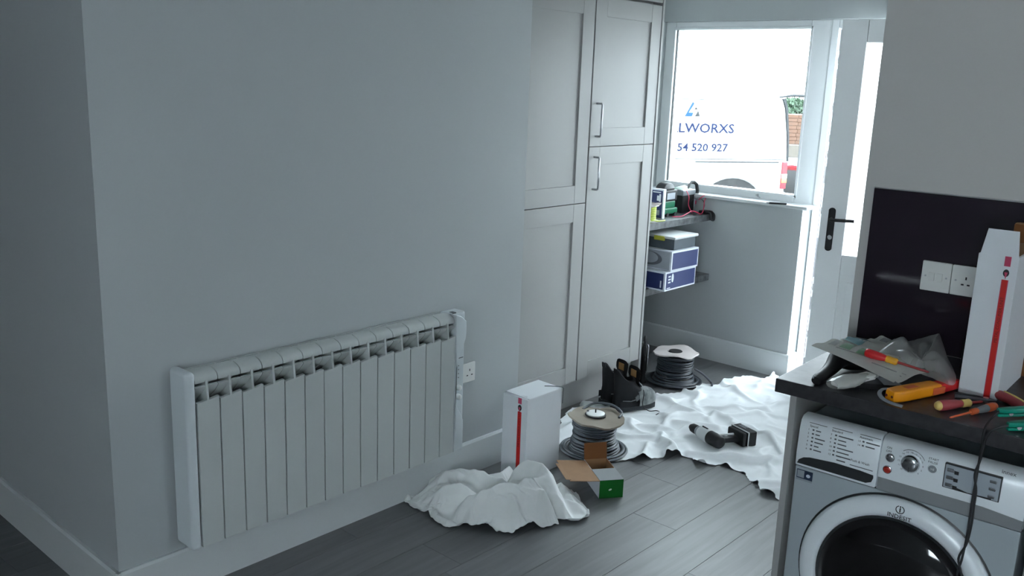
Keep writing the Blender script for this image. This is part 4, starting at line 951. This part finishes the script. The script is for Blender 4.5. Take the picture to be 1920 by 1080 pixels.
knob(1667, 860, 0.0098, 0.004, 'chrome', 'power_button', 'machine_band')
knob(1662.3, 881.5, 0.0098, 0.004, 'button_red', 'mode_button', 'chrome')
ku, kz, ky, ko = knob(1706, 870.5, 0.0238, 0.016, 'chrome', 'programme_dial', 'machine_light')
B().box(ku-0.0006, ku+0.0006, ky-0.0165, ky-0.004, kz-0.020, kz-0.004).build('pointer', 'machine_dark', ko, smooth=False)
for i in range(16):
    a = PI/2-2*PI*i/16; s_ = str(i) if i else '16'
    text('print', s_, 0.0065, 'ink_grey', fa, Matrix.Translation((ku+0.0305*math.cos(a), FT(kz)-0.0016-0.0001, kz+0.0305*math.sin(a)-0.0022)) @ RX90, 0.0002, 'CENTER')
su, sz, sy, so2 = knob(1747, 881, 0.0108, 0.004, 'plastic_grey', 'start_button', 'machine_light')
text('print', '>II', 0.009, 'plastic_white', so2, Matrix.Translation((su, sy-0.0048, sz-0.003)) @ RX90, 0.0002, 'CENTER')
B().tube([(ku+0.036*math.cos(a), FT(kz+.03)-0.0008, kz+0.036*math.sin(a)) for a in np.linspace(PI*0.72, PI*0.15, 16)], 0.0007, 5).build('dial_arc', 'ink_grey', fa)
# display
dq = B().box(0.461, 0.590, WV-0.0040, WV+0.012, 0.722, 0.784, bev=0.002).build('display', 'lcd', fa)
B().box(0.4585, 0.5925, WV-0.0015, WV+0.010, 0.7195, 0.7865, bev=0.002).build('display_frame', 'machine_dark', fa)
for z in (0.731, 0.751, 0.771):
    B().box(0.466, 0.484, WV-0.0062, WV-0.003, z-0.005, z+0.005, bev=0.0015).build('touch_key', 'chrome', dq)
    B().box(0.566, 0.582, WV-0.0062, WV-0.003, z-0.004, z+0.004, bev=0.0015).build('touch_key', 'chrome', dq)
    B().box(0.484, 0.494, WV-0.0050, WV-0.003, z-0.008, z+0.001).build('display_segment', 'ink_black', dq, smooth=False)
B().prism([(0.486, 0.730), (0.53, 0.722), (0.575, 0.7265), (0.575, 0.7225), (0.486, 0.7225)], 'Y', WV-0.0046, WV-0.003).build('display_shadow', 'ink_black', dq, smooth=False)
ftext('A', 1781, 946, 0.0105, 'ink_black', fa)
# sticker
u0, z0 = 0.077, 0.624
stk = B().box(u0, u0+0.046, WV+0.0005, WV+0.003, z0, z0+0.026).build('energy_sticker', 'label_blue', wm, smooth=False)
B().box(u0+0.002, u0+0.022, WV-0.0005, WV+0.001, z0+0.003, z0+0.024, bev=0.0003).build('sticker_panel', 'box_grey', stk)
B().prism([(u0+0.034+0.006*math.cos(a), z0+0.012+0.005*math.sin(a)) for a in np.linspace(0, 2*PI, 14, endpoint=False)], 'Y', WV-0.0005, WV+0.001).build('sticker_mark', 'box_white', stk, smooth=False)
B().box(u0, u0+0.046, WV, WV+0.002, z0-0.006, z0-0.001).build('sticker_strip', 'box_grey', stk, smooth=False)
# porthole door: rings around (0.372, 0.398)
DC = Matrix.Translation((0.372, WV+0.002, 0.398)) @ Matrix.Rotation(PI/2, 4, 'X')
B().lathe([(0.2575, -0.002), (0.2625, 0.0015), (0.2575, 0.004)], 72, DC).build('door_gap', 'machine_dark', wm)
dor = B().lathe([(0.256, 0.0), (0.2565, 0.010), (0.250, 0.020), (0.236, 0.027), (0.216, 0.028), (0.206, 0.024), (0.203, 0.014), (0.203, 0.0)], 72, DC).build('door', 'machine_light', wm)
B().lathe([(0.203, 0.018), (0.200, 0.022), (0.190, 0.019), (0.182, 0.016), (0.170, 0.022), (0.12, 0.034), (0.06, 0.041), (0.0, 0.043)], 72, DC).build('door_glass', 'machine_glass', dor)
B().lathe([(0.2045, 0.016), (0.2035, 0.0235), (0.198, 0.0225), (0.188, 0.012)], 72, DC).build('inner_bezel', 'machine_dark', dor)
text('door_lettering', 'INDESIT', 0.0165, 'ink_black', dor, Matrix.Translation((0.373, WV+0.002-0.0285, 0.6075)) @ RX90, 0.0003, 'CENTER', xs=1.05)
lu, lz = 0.373, 0.6335
B().tube([(lu+0.0105*math.cos(a), WV-0.0265, lz+0.0105*math.sin(a)) for a in np.linspace(PI*0.62, PI*2.38, 26)], 0.0011, 6).build('ring_logo', 'ink_black', dor)
B().box(lu-0.0013, lu+0.0013, WV-0.0275, WV-0.024, lz-0.007, lz+0.004).box(lu-0.0013, lu+0.0013, WV-0.0275, WV-0.024, lz+0.0065, lz+0.0095).build('letter_logo', 'ink_black', dor, smooth=False)
# ---------------- counter items
ZC = 0.9105
carton('carton', 'tall white carton with red tape standing open on the worktop', 0.098, 0.286, 0.389, KM @ Matrix.Translation((0.413, 0.259, ZC)), True, (0.0655, 0.0785), 'white cartons with red tape')
bk = kthing('cardboard_box', 'brown cardboard box standing between the carton and splashback', 'box', 0.430, 0.5555, ZC)
B().box(0, 0.28, 0, 0.060, 0, 0.440, bev=0.002).build('carton', 'carton_dark_brown', bk)
B().box(0.002, 0.278, 0.0, 0.028, 0.4405, 0.4425).build('flap', 'carton_brown', bk, smooth=False)
ch = kthing('junction_box', 'small black plastic box with white labels behind the plastic bag', 'junction box', 0.355, 0.50, ZC)
B().box(0, 0.055, 0, 0.07, 0, 0.085, bev=0.004).build('box_body', 'plastic_black', ch)
for z in (0.028, 0.066): B().box(0.030, 0.052, -0.001, 0.001, z, z+0.012).build('label_plate', 'box_white', ch, smooth=False)

def lay(name, label, cat, pA, zA, pB, zB, group=None):
    """empty at A (photo pixel at height zA) with +x towards B"""
    a = PZ(*pA, zA); b_ = PZ(*pB, zB); d = (b_-a); q = d.to_track_quat('X', 'Z').to_matrix().to_4x4()
    return thing(name, label, cat, mtx=Matrix.Translation(a) @ q, group=group), d.length
def driver(name, label, pA, pB, r, z0, mats, fracs, zB=None, group='insulated screwdrivers', shaft=True):
    t, L = lay(name, label, 'screwdriver', pA, z0, pB, zB or z0, group)
    m1, m2, m3 = mats; h, c = fracs
    hl = L*h; cl = L*c
    B().rod([(0, r*0.45), (hl*0.03, r*0.8), (hl*0.12, r*0.98), (hl*0.35, r), (hl*0.75, r*0.86), (hl*0.97, r*0.68), (hl, r*0.66)], (0, 0, 0), (1, 0, 0), 18).build('handle', m1, t)
    B().rod([(hl, r*0.74), (hl+cl*0.1, r*0.80), (hl+cl*0.6, r*0.74), (hl+cl*0.85, r*0.80), (hl+cl, r*0.55)], (0, 0, 0), (1, 0, 0), 18).build('collar', m2, t)
    if shaft: B().rod([(hl+cl, r*0.30), (L*0.97, r*0.26), (L, r*0.15)], (0, 0, 0), (1, 0, 0), 12).build('shaft', m3, t)
    return t, L
# leaflet pile
def sheet_patch(name, label, corners, mat_, bend, n=10, cat='leaflet', group=None, marks=(), thick=0.0008):
    a, b_, c, d = [PZ(x, y, z) for x, y, z in corners]
    pos = lambda s, t: (a*(1-s)*(1-t)+b_*s*(1-t)+c*s*t+d*(1-s)*t) + Vector((0, 0, bend*math.sin(PI*s)*math.sin(PI*t*0.9+0.2)+0.003*math.sin(9*s+4*t)))
    root = B().grid([[pos(i/n, j/n) for j in range(n+1)] for i in range(n+1)], thick=thick).build(name, mat_)
    tag(root, label, cat, group)
    for (s0, s1, t0, t1, mm) in marks:
        B().grid([[pos(s0+(s1-s0)*i/4, t0+(t1-t0)*j/4)+Vector((0, 0, 0.0012)) for j in range(5)] for i in range(5)]).build('printed_panel', mm, root)
    return root
# glue gun / caulking handle
gg = thing('sealant_gun', 'black moulded tool handle poking out from under the leaflets', 'tool', mtx=KM @ Matrix.Translation((0, 0, 0)))
hpts = [KZ(1530, 712, 0.925), KZ(1556, 690, 0.935), KZ(1575, 672, 0.945), KZ(1600, 668, 0.950)]
B().tube(smoothpath([(hpts[0][0], hpts[0][1], 0.922), (hpts[1][0], hpts[1][1], 0.930), (hpts[2][0], hpts[2][1], 0.945), (hpts[3][0], hpts[3][1], 0.950)], 5), [0.013, 0.017, 0.018, 0.0185, 0.019, 0.0205, 0.022, 0.024, 0.027, 0.030, 0.032, 0.033, 0.034, 0.034, 0.033, 0.030], 12, flat=0.85).build('handle', 'plastic_black', gg)
B().tube(smoothpath([(hpts[2][0], hpts[2][1], 0.936), (hpts[2][0]+0.03, hpts[2][1]+0.02, 0.930), (hpts[2][0]+0.07, hpts[2][1]+0.07, 0.930)]), 0.018, 10).build('trigger_body', 'plastic_black', gg)
B().tube([(hpts[0][0]-0.008, hpts[0][1]-0.004, 0.930), (hpts[1][0], hpts[1][1]-0.012, 0.940), (hpts[2][0]+0.004, hpts[2][1]-0.016, 0.948)], 0.0028, 6).build('edge_ridge', 'plastic_grey', gg)
# black case under the pack
pc_ = KZ(1628, 720, ZC)
bc_ = kthing('plug_case', 'flat black plastic case under the bubble-wrapped pack', 'case', 0.165, 0.075, ZC, math.radians(35))
B().box(0, 0.15, -0.02, 0.05, 0, 0.016, bev=0.004).build('case_body', 'plastic_black', bc_)
B().box(0.10, 0.148, -0.022, 0.048, 0.016, 0.019, bev=0.001).build('case_label', 'box_grey', bc_)
bb_ = thing('bubble_pack', 'clear film-wrapped pack lying on the worktop under the leaflets', 'packet')
pa_, pb_ = PZ(1560, 722, 0.936), PZ(1640, 702, 0.945)
dirn = (pb_-pa_); Ld = dirn.length; qd = dirn.to_track_quat('X', 'Z').to_matrix().to_4x4()
rn = random.Random(3); rows_ = []
for i in range(17):
    s = i/16; w = 0.030*(0.55+0.45*math.sin(PI*min(1, s*1.25+0.12)))+rn.uniform(-.0025, .0025); h = 0.0155*(0.45+0.55*math.sin(PI*min(1, s+0.12)))
    rows_.append([(Ld*s, w*math.cos(a)+rn.uniform(-.0012, .0012), h*math.sin(a)+rn.uniform(-.0014, .0014)) for a in np.linspace(0, 2*PI, 18, endpoint=False)])
pkb = B().grid([[rows_[i][j] for i in range(17)] for j in range(18)], closed_u=True); pkb.bm.transform(Matrix.Translation(pa_) @ qd)
pkb.build('film', 'bubble_film', bb_)
B().box(0.012, Ld-0.012, -0.018, 0.018, -0.008, 0.008, bev=0.006, mtx=Matrix.Translation(pa_) @ qd).build('contents', 'paper', bb_)
# grey rounded plug in front of the leaflets
gp = thing('plastic_holder', 'translucent grey plastic holder beside the wrapped pack', 'holder')
B().box(-0.028, 0.034, -0.02, 0.022, 0, 0.042, bev=0.010, seg=3, mtx=Matrix.Translation(PZ(1655, 717, ZC)) @ Matrix.Rotation(math.radians(25), 4, 'Z')).build('holder_body', 'box_grey', gp)
B().box(-0.02, -0.002, -0.0215, -0.019, 0.012, 0.03, mtx=Matrix.Translation(PZ(1655, 717, ZC)) @ Matrix.Rotation(math.radians(25), 4, 'Z')).build('holder_print', 'ink_grey', gp, smooth=False)
sheet_patch('leaflet', 'folded white leaflet with green pictures, its tip sticking out over the worktop corner', [(1521, 648, 0.985), (1566, 636, 0.985), (1716, 676, 0.975), (1676, 716, 0.955)], 'paper', 0.006, marks=((0.50, 0.86, 0.20, 0.34, 'paper_green'), (0.45, 0.80, 0.42, 0.58, 'paper_green'), (0.50, 0.90, 0.06, 0.15, 'paper_grey'), (0.42, 0.46, 0.18, 0.62, 'paper_grey'), (0.30, 0.33, 0.66, 0.95, 'paper_grey')), group='leaflets on the worktop')
sheet_patch('leaflet', 'white leaflet with small printed figures under the red screwdriver', [(1640, 690, 0.962), (1690, 672, 0.975), (1758, 690, 0.968), (1684, 717, 0.950)], 'paper', 0.004, marks=((0.45, 0.55, 0.25, 0.4, 'paper_grey'), (0.2, 0.22, 0.5, 0.8, 'paper_grey'), (0.3, 0.31, 0.55, 0.85, 'paper_grey')), group='leaflets on the worktop')
sheet_patch('leaflet', 'white leaflet with a teal band lying behind the others', [(1575, 638, 0.958), (1590, 632, 0.958), (1700, 652, 0.945), (1650, 672, 0.950)], 'paper', 0.006, marks=((0.12, 0.98, 0.02, 0.42, 'paper_teal'),), group='leaflets on the worktop')
sheet_patch('leaflet', 'white instruction sheet with dark panel against the splashback', [(1625, 638, 0.935), (1655, 630, 0.955), (1700, 646, 0.945), (1660, 660, 0.935)], 'paper', 0.004, marks=((0.45, 0.8, 0.25, 0.6, 'paper_grey'),), group='leaflets on the worktop')
# plastic bag
bagc = [(1648, 660, 0.955), (1676, 636, 0.985), (1700, 640, 0.975), (1728, 634, 0.995), (1758, 626, 1.010), (1764, 632, 1.006), (1776, 668, 0.975), (1792, 704, 0.955), (1788, 722, 0.952), (1770, 718, 0.952), (1740, 706, 0.945), (1700, 690, 0.965)]
bp_ = [PZ(x, y, z) for x, y, z in bagc]; cen = PZ(1728, 676, 0.985)
rn = random.Random(9); P = []
nb = 48
loop = smoothpath(bp_+[bp_[0]], 4)[:-1]
for i, p in enumerate(loop):
    row = []
    for k in np.linspace(0, 1, 14):
        q = cen.lerp(p, k); q = q + Vector((0, 0, 0.020*math.sin(PI*k)*(0.7+0.5*math.sin(i*0.26+1.0))+0.009*math.sin(k*7+2.2*math.sin(i*0.39))*k*(1-k)*4+rn.uniform(-0.0009, 0.0009)))
        row.append(q)
    P.append(row)
tag(B().grid(P, closed_u=True).build('plastic_bag', 'plastic_film'), 'crumpled clear plastic bag on the worktop in front of the splashback', 'plastic bag')
# drivers and tester
driver('screwdriver', 'red and yellow insulated screwdriver lying across the leaflets and bag', (1622, 660), (1742, 698), 0.0125, 0.992, ('vde_red', 'vde_yellow', 'shaft_red'), (0.34, 0.18), zB=0.972)
driver('screwdriver', 'dull red screwdriver with yellow end cap in front of the carton', (1757, 761), (1842, 753), 0.0140, 0.925, ('vde_dull_red', 'vde_cream', 'shaft_red'), (0.52, 0.20), zB=0.920)
t3, L3 = driver('screwdriver', 'small orange and grey screwdriver pointing to the worktop edge', (1867, 761), (1781, 783), 0.0105, 0.923, ('plastic_grey', 'orange_plastic', 'orange_plastic'), (0.42, 0.13), zB=0.915)
B().rod([(-0.001, 0.005), (0.003, 0.0095), (0.015, 0.0108), (0.03, 0.0108), (0.035, 0.0104)], (0, 0, 0), (1, 0, 0), 18).build('end_grip', 'orange_plastic', t3)
t4, L4 = driver('screwdriver', 'red and yellow striped screwdriver handle beside the green clips', (1869, 738), (1962, 783), 0.0135, 0.926, ('vde_dull_red', 'vde_cream', 'steel'), (0.60, 0.12), zB=0.922)
for s in (-1, 1): B().tube([(L4*0.10, 0.0075, s*0.0095), (L4*0.3, 0.008, s*0.0095), (L4*0.55, 0.006, s*0.007)], 0.0052, 8).build('grip_stripe', 'vde_cream', t4)
t2c = bpy.data.objects['screwdriver.001']
B().rod([(-0.003, 0.006), (0, 0.0105), (0.006, 0.0125), (0.010, 0.0125)], (0, 0, 0), (1, 0, 0), 18).build('end_cap', 'vde_cream', t2c)
te, Lt = lay('voltage_tester', 'orange-yellow voltage tester body with red end on the worktop', 'tester', (1668, 742), 0.928, (1796, 718), 0.928)
bod = [(0.0, -0.013), (0.012, -0.021), (0.05, -0.024), (Lt*0.62, -0.021), (Lt*0.66, -0.019), (Lt*0.66, 0.019), (Lt*0.62, 0.021), (0.05, 0.024), (0.012, 0.021), (0.0, 0.013)]
tb = B().prism(bod, 'Z', -0.016, 0.015, bev=0.006, seg=3).build('body', 'tester_yellow', te)
B().prism([(Lt*0.665, -0.018), (Lt*0.80, -0.016), (Lt*0.98, -0.010), (Lt, -0.004), (Lt, 0.004), (Lt*0.98, 0.010), (Lt*0.80, 0.016), (Lt*0.665, 0.018)], 'Z', -0.014, 0.012, bev=0.005, seg=3).build('red_end', 'vde_red', te)
B().box(Lt*0.52, Lt*0.70, -0.024, -0.012, -0.012, 0.008, bev=0.003).build('red_grip', 'orange_plastic', te)
for y in (-0.008, 0.010): B().cyl((0.006, y, -0.001), (-0.0012, y, -0.001), 0.0036, seg=14).build('probe_socket', 'ink_dark_red', tb)
B().box(0.055, 0.10, -0.011, 0.006, 0.0148, 0.0156).build('print_mark', 'orange_plastic', tb, smooth=False)
pl_ = [PZ(1668, 729, 0.932), PZ(1655, 730, 0.931), PZ(1649, 737, 0.926), PZ(1655, 747, 0.921), PZ(1670, 755, 0.918), PZ(1692, 762, 0.916)]
tag(B().tube(smoothpath(pl_), 0.0058, 8, flat=0.45).build('cable_tie', 'plastic_grey'), 'bent grey plastic strap lying by the yellow tester', 'strap')
# pliers behind tester
jl, Lj = lay('pliers', 'dark pliers lying between the tester and the carton', 'pliers', (1790, 741), 0.918, (1868, 752), 0.918)
B().tube([(0, -0.008, 0), (Lj*0.5, -0.010, 0), (Lj*0.75, -0.004, 0), (Lj, 0.002, 0)], [0.006, 0.006, 0.005, 0.003], 8).build('jaw_arm', 'dark_steel', jl)
B().tube([(0, 0.010, 0), (Lj*0.5, 0.010, 0), (Lj*0.75, 0.004, 0), (Lj, 0.003, 0)], [0.006, 0.006, 0.005, 0.003], 8).build('jaw_arm', 'rubber_black', jl)
B().cyl((Lj*0.75, 0, -0.005), (Lj*0.75, 0, 0.006), 0.007, seg=14).build('pivot', 'steel', jl)
# green crocodile clips with black leads
def clip(label, pA, pB, z, zb, lead_px, plane_v):
    t, L = lay('crocodile_clip', label, 'clip', pA, z, pB, zb, 'green crocodile clips')
    B().prism([(0, -0.005), (0.012, -0.009), (L*0.5, -0.012), (L*0.9, -0.010), (L, -0.004), (L, 0.004), (L*0.9, 0.010), (L*0.5, 0.012), (0.012, 0.009), (0, 0.005)], 'Z', 0.0, 0.012, bev=0.003).build('upper_grip', 'clip_green', t)
    B().prism([(0, -0.004), (0.02, -0.008), (L*0.6, -0.010), (L, -0.006), (L, 0.006), (L*0.6, 0.010), (0.02, 0.008), (0, 0.004)], 'Z', -0.010, -0.002, bev=0.002).build('lower_grip', 'clip_green', t)
    B().cyl((L*0.35, -0.009, -0.001), (L*0.35, 0.009, -0.001), 0.006, seg=14).build('pivot', 'chrome', t)
    inv = t.matrix_world.inverted()
    pts = [inv @ PZ(px, py, zz) if zz else inv @ (KM @ Vector((KP(px, py, plane_v)[0], plane_v, KP(px, py, plane_v)[1]))) for px, py, zz in lead_px]
    B().tube(smoothpath([Vector((0.004, 0, 0.004))]+pts, 5), 0.0028, 8).build('lead', 'rubber_black', t)
    return t
bpy.context.view_layer.update()
clip('green crocodile clip whose black lead drops over the washing machine', (1871, 774), (1932, 771), 0.931, 0.936, [(1856, 787, 0.925), (1846, 806, 0), (1842, 830, 0), (1835, 870, 0), (1829, 905, 0), (1822, 945, 0), (1817, 980, 0), (1811, 1015, 0), (1803, 1050, 0), (1793, 1085, 0), (1786, 1170, 0), (1782, 1255, 0)], -0.012)
clip('second green crocodile clip nearer the worktop edge, with its black lead', (1889, 800), (1942, 797), 0.922, 0.926, [(1872, 802, 0.922), (1854, 812, 0), (1845, 832, 0), (1838, 862, 0), (1828, 890, 0), (1830, 920, 0), (1826, 950, 0), (1821, 985, 0), (1812, 1020, 0), (1797, 1048, 0), (1803, 1085, 0), (1797, 1170, 0), (1800, 1255, 0)], -0.018)

# ================================================================ OUTSIDE
gr = B().box(-40, 30, 5.37, 60, -0.35, -0.25).build('yard_ground', 'yard', smooth=False); struct(gr, 'grey yard surface outside the window', 'ground')
VA = math.radians(60); vq = ray(1477, 290)*12.2
vo = Vector((vq[0], vq[1], -0.25))
van = thing('van', 'white panel van with blue lettering parked outside the window', 'van', vo, VA)   # x towards the rear end (0), y = away
ac, ar = -0.80, 0.375
arch = [(ac+0.47*math.cos(a), 0.42+ar*math.sin(a)) for a in np.linspace(0, PI, 17)]
side = [(-0.02, 0.42), (0.0, 0.55), (0.0, 1.05), (-0.03, 1.35), (-0.10, 1.72), (-0.15, 1.83), (-0.24, 1.88), (-3.2, 1.89), (-3.6, 1.9), (-4.2, 1.25), (-4.75, 1.05), (-4.85, 0.6), (-4.8, 0.32), (-4.3, 0.30)]
fa_ = [(-3.85+0.47*math.cos(a), 0.42+ar*math.sin(a)) for a in np.linspace(PI, 0, 17)]
side += fa_ + [(-3.3, 0.26), (-1.36, 0.26)] + list(reversed(arch)) + [(-0.3, 0.36)]
vb = B().prism(side, 'Y', 0, 1.9, bev=0.03, seg=3).build('body', 'van_white', van)
for x in (ac, -3.85):
    for y in (0.02, 1.68):
        w_ = B().cyl((x, y, 0.34), (x, y+0.2, 0.34), 0.335, seg=32, bev=0.03).build('wheel', 'tyre', van)
        B().cyl((x, y-0.004, 0.34), (x, y+0.02, 0.34), 0.2, seg=24).build('hub_cap', 'van_grey', w_)
    B().box(x-0.5, x+0.5, 0.02, 1.88, 0.3, 0.85).build('wheel_well', 'tyre', van, smooth=False)
B().box(-0.12, 0.06, 0.03, 1.87, 0.25, 0.62, bev=0.03).build('rear_bumper', 'van_grey', van)
tl = B().box(-0.075, 0.012, -0.012, 0.10, 0.66, 1.02, bev=0.012).build('tail_light', 'tail_red', van)
B().box(-0.070, 0.014, -0.016, 0.095, 0.80, 0.86, bev=0.006).build('clear_lens', 'plastic_white', tl)
B().box(-0.070, 0.014, -0.016, 0.095, 0.74, 0.795, bev=0.006).build('amber_lens', 'tail_amber', tl)
B().prism([(0.0, 1.03), (-0.03, 1.35), (-0.10, 1.72), (-0.15, 1.84), (-0.115, 1.85), (-0.065, 1.72), (-0.005, 1.35), (0.022, 1.03)], 'Y', 0.0, 0.05).build('rear_pillar', 'van_grey', van, smooth=False)
B().box(-1.38, -0.13, -0.006, 0.01, 1.005, 1.02).box(-3.3, -0.05, -0.003, 0.01, 1.045, 1.052).build('side_rail', 'van_grey', van, smooth=False)
B().box(-3.0, -1.32, -0.003, 0.01, 1.80, 1.806).build('roof_seam', 'van_grey', van, smooth=False)
# lettering placed by where it reads on the van side
def van_xz(px, py):
    d = ray(px, py); n = np.array([-math.sin(VA), math.cos(VA), 0]); t = ((np.array(vo)-np.array([0, 0, H])) @ n)/(d @ n); q = d*t+np.array([0, 0, H])-np.array(vo)
    return q @ np.array([math.cos(VA), math.sin(VA), 0]), q[2]
def vtext(body, x0, y0, x1, hpx, m_):
    a = van_xz(x0, y0); b_ = van_xz(x1, y0); s = (van_xz(x1, y0-hpx)[1]-b_[1])/0.70
    o = text('lettering', body, s, m_, van, Matrix.Identity(4), 0.001, bold=0.014)
    xsz = [v.co.x for v in o.data.vertices]; wd = max(xsz)-min(xsz); k = (b_[0]-a[0])/wd
    o.data.transform(Matrix.Translation((a[0], -0.004, a[1])) @ RX90 @ Matrix.Diagonal((k, 1, 1, 1)) @ Matrix.Translation((-min(xsz), 0, 0)))
vtext('ALLWORXS', 1240, 247, 1376, 17, 'van_blue')
vtext('554 520 927', 1259, 282.5, 1364, 14, 'van_blue')
def vpoly(pts, m_, name='logo'):
    q = [van_xz(x, y) for x, y in pts]; B().prism(q, 'Y', -0.006, 0.002).build(name, m_, van, smooth=False)
vpoly([(1299, 191), (1302, 194), (1291, 211), (1300, 211), (1297, 218), (1284, 218)], 'van_logo_blue'); vpoly([(1305, 201), (1308, 205), (1302.5, 205)], 'van_grey'); vpoly([(1309, 208), (1312, 218), (1303, 218)], 'van_grey')
for i in range(10):
    a = van_xz(1265+i*9.5, 256); B().box(a[0], a[0]+0.045, -0.005, 0.001, a[1]-0.012, a[1]+0.012).build('small_print', 'box_grey', van, smooth=False)
# unseen outer wall of the house, added to shade the van side
struct(B().box(-9, 9, 5.36, 5.5, 2.3, 5.2).box(-9, XN-0.15, 5.36, 5.5, -0.25, 2.3).box(2.6, 9, 5.36, 5.5, -0.25, 2.3).build('wall_exterior_shade', 'yard', smooth=False), 'rendered outer wall of the house, unseen and added to shade the van', 'wall')
# hedge / tree
def tree(label, base, h, r, n, seed, name='tree'):
    rn = random.Random(seed); t = thing(name, label, 'tree', base)
    B().tube([(0, 0, 0), (0.05, 0.02, h*0.4), (0.0, 0.05, h*0.75)], [0.12, 0.09, 0.05], 8).build('trunk', 'bark', t)
    vs = []; fs = []
    for i in range(n):
        a = rn.uniform(0, 2*PI); b_ = math.acos(rn.uniform(-1, 1)); k = rn.uniform(0.45, 1)**0.5
        c = Vector((r*k*math.sin(b_)*math.cos(a), r*k*math.sin(b_)*math.sin(a), h*0.72+r*0.7*k*math.cos(b_)))
        e = Euler((rn.uniform(0, 6), rn.uniform(0, 6), rn.uniform(0, 6))).to_matrix(); s = rn.uniform(0.04, 0.09); k0 = len(vs)
        for p in ((-1, 0, 0), (0, -0.5, 0.1), (1, 0, 0), (0, 0.5, 0.1)): vs.append(c+e @ (Vector(p)*s))
        fs.append((k0, k0+1, k0+2, k0+3))
    me = bpy.data.meshes.new('foliage'); me.from_pydata([tuple(v) for v in vs], [], fs); me.materials.append(MATS['leaf'])
    o = part('foliage', me, t); o['kind'] = 'stuff'; return t
q = ray(1488, 215)*22.0; tree('green leafy bush behind the parked van', (q[0], q[1], -0.25), 1.78, 0.72, 3200, 3)
q = ray(1575, 250)*15.0; tree('dark evergreen bush seen through the gap of the door', (q[0], q[1], -0.25), 1.9, 0.6, 2600, 5)
# flatbed with brick load beyond the van
q = ray(1490, 262)*17.0
fb_ = thing('flatbed_trailer', 'red-framed flatbed trailer with timber sides behind the van', 'trailer', (q[0], q[1], -0.25), math.radians(35))
B().box(-0.6, 1.6, -0.6, 0.6, 0.78, 1.0, bev=0.01).build('timber_bed', 'timber', fb_)
B().box(-0.58, 1.6, -0.62, -0.58, 0.55, 0.63).box(-0.58, 1.6, 0.58, 0.62, 0.55, 0.63).build('chassis_rail', 'tail_red', fb_, smooth=False)
for x in (-0.1, 1.0):
    for y in (-0.62, 0.5): B().cyl((x, y, 0.32), (x, y+0.14, 0.32), 0.32, seg=24, bev=0.03).build('wheel', 'tyre', fb_)
B().box(-0.58, 1.6, -0.58, 0.58, 0.63, 0.78).build('side_board', 'van_white', fb_, smooth=False)
B().tube([(-0.5, -0.55, 1.0), (-0.5, -0.55, 1.82), (-0.2, -0.55, 1.87), (1.5, -0.55, 1.87)], 0.025, 8).build('headboard_bar', 'van_grey', fb_)
bm_ = B().box(-0.098, 0.098, -0.048, 0.048, 0, 0.062, bev=0.003, seg=1).me('brick', 'brick_red', False)
bs = thing('brick_stack', 'stack of orange-brown bricks on the trailer behind the van', 'bricks', (q[0], q[1], -0.25+1.0005), math.radians(35))
core = B().box(-0.43, 0.50, -0.28, 0.28, 0, 0.53).build('stack_core', 'brick_red', bs, smooth=False)
for iz in range(8):
    for ix in range(5): part('brick', bm_, core, (-0.35+ix*0.2+(0.02 if iz % 2 else 0), -0.30, 0.002+iz*0.0665))
    for iy in range(3): part('brick', bm_, core, (0.53, -0.2+iy*0.2, 0.002+iz*0.0665), (0, 0, PI/2))
# yellow spirit level leaning outside by the door gap
q0 = PZ(1517.5, 566, 0.3); 
yl = thing('spirit_level', 'yellow spirit level standing outside, seen through the door gap', 'spirit level')
a_ = ray(1516, 570)*(5.75/ray(1516, 570)[1]); b2 = ray(1523, 503)*(5.75/ray(1523, 503)[1])
pb, pt_ = Vector((a_[0], a_[1], H+a_[2])), Vector((b2[0], b2[1], H+b2[2])); dn = (pt_-pb).normalized(); foot = pb+dn*((-0.25-pb.z)/dn.z)
B().tube([foot, pt_], 0.014, 4).build('beam', 'yellow_level', yl, smooth=False)
B().tube([pb+dn*0.02, pb+dn*0.05], 0.0155, 8).build('vial', 'plastic_white', yl)
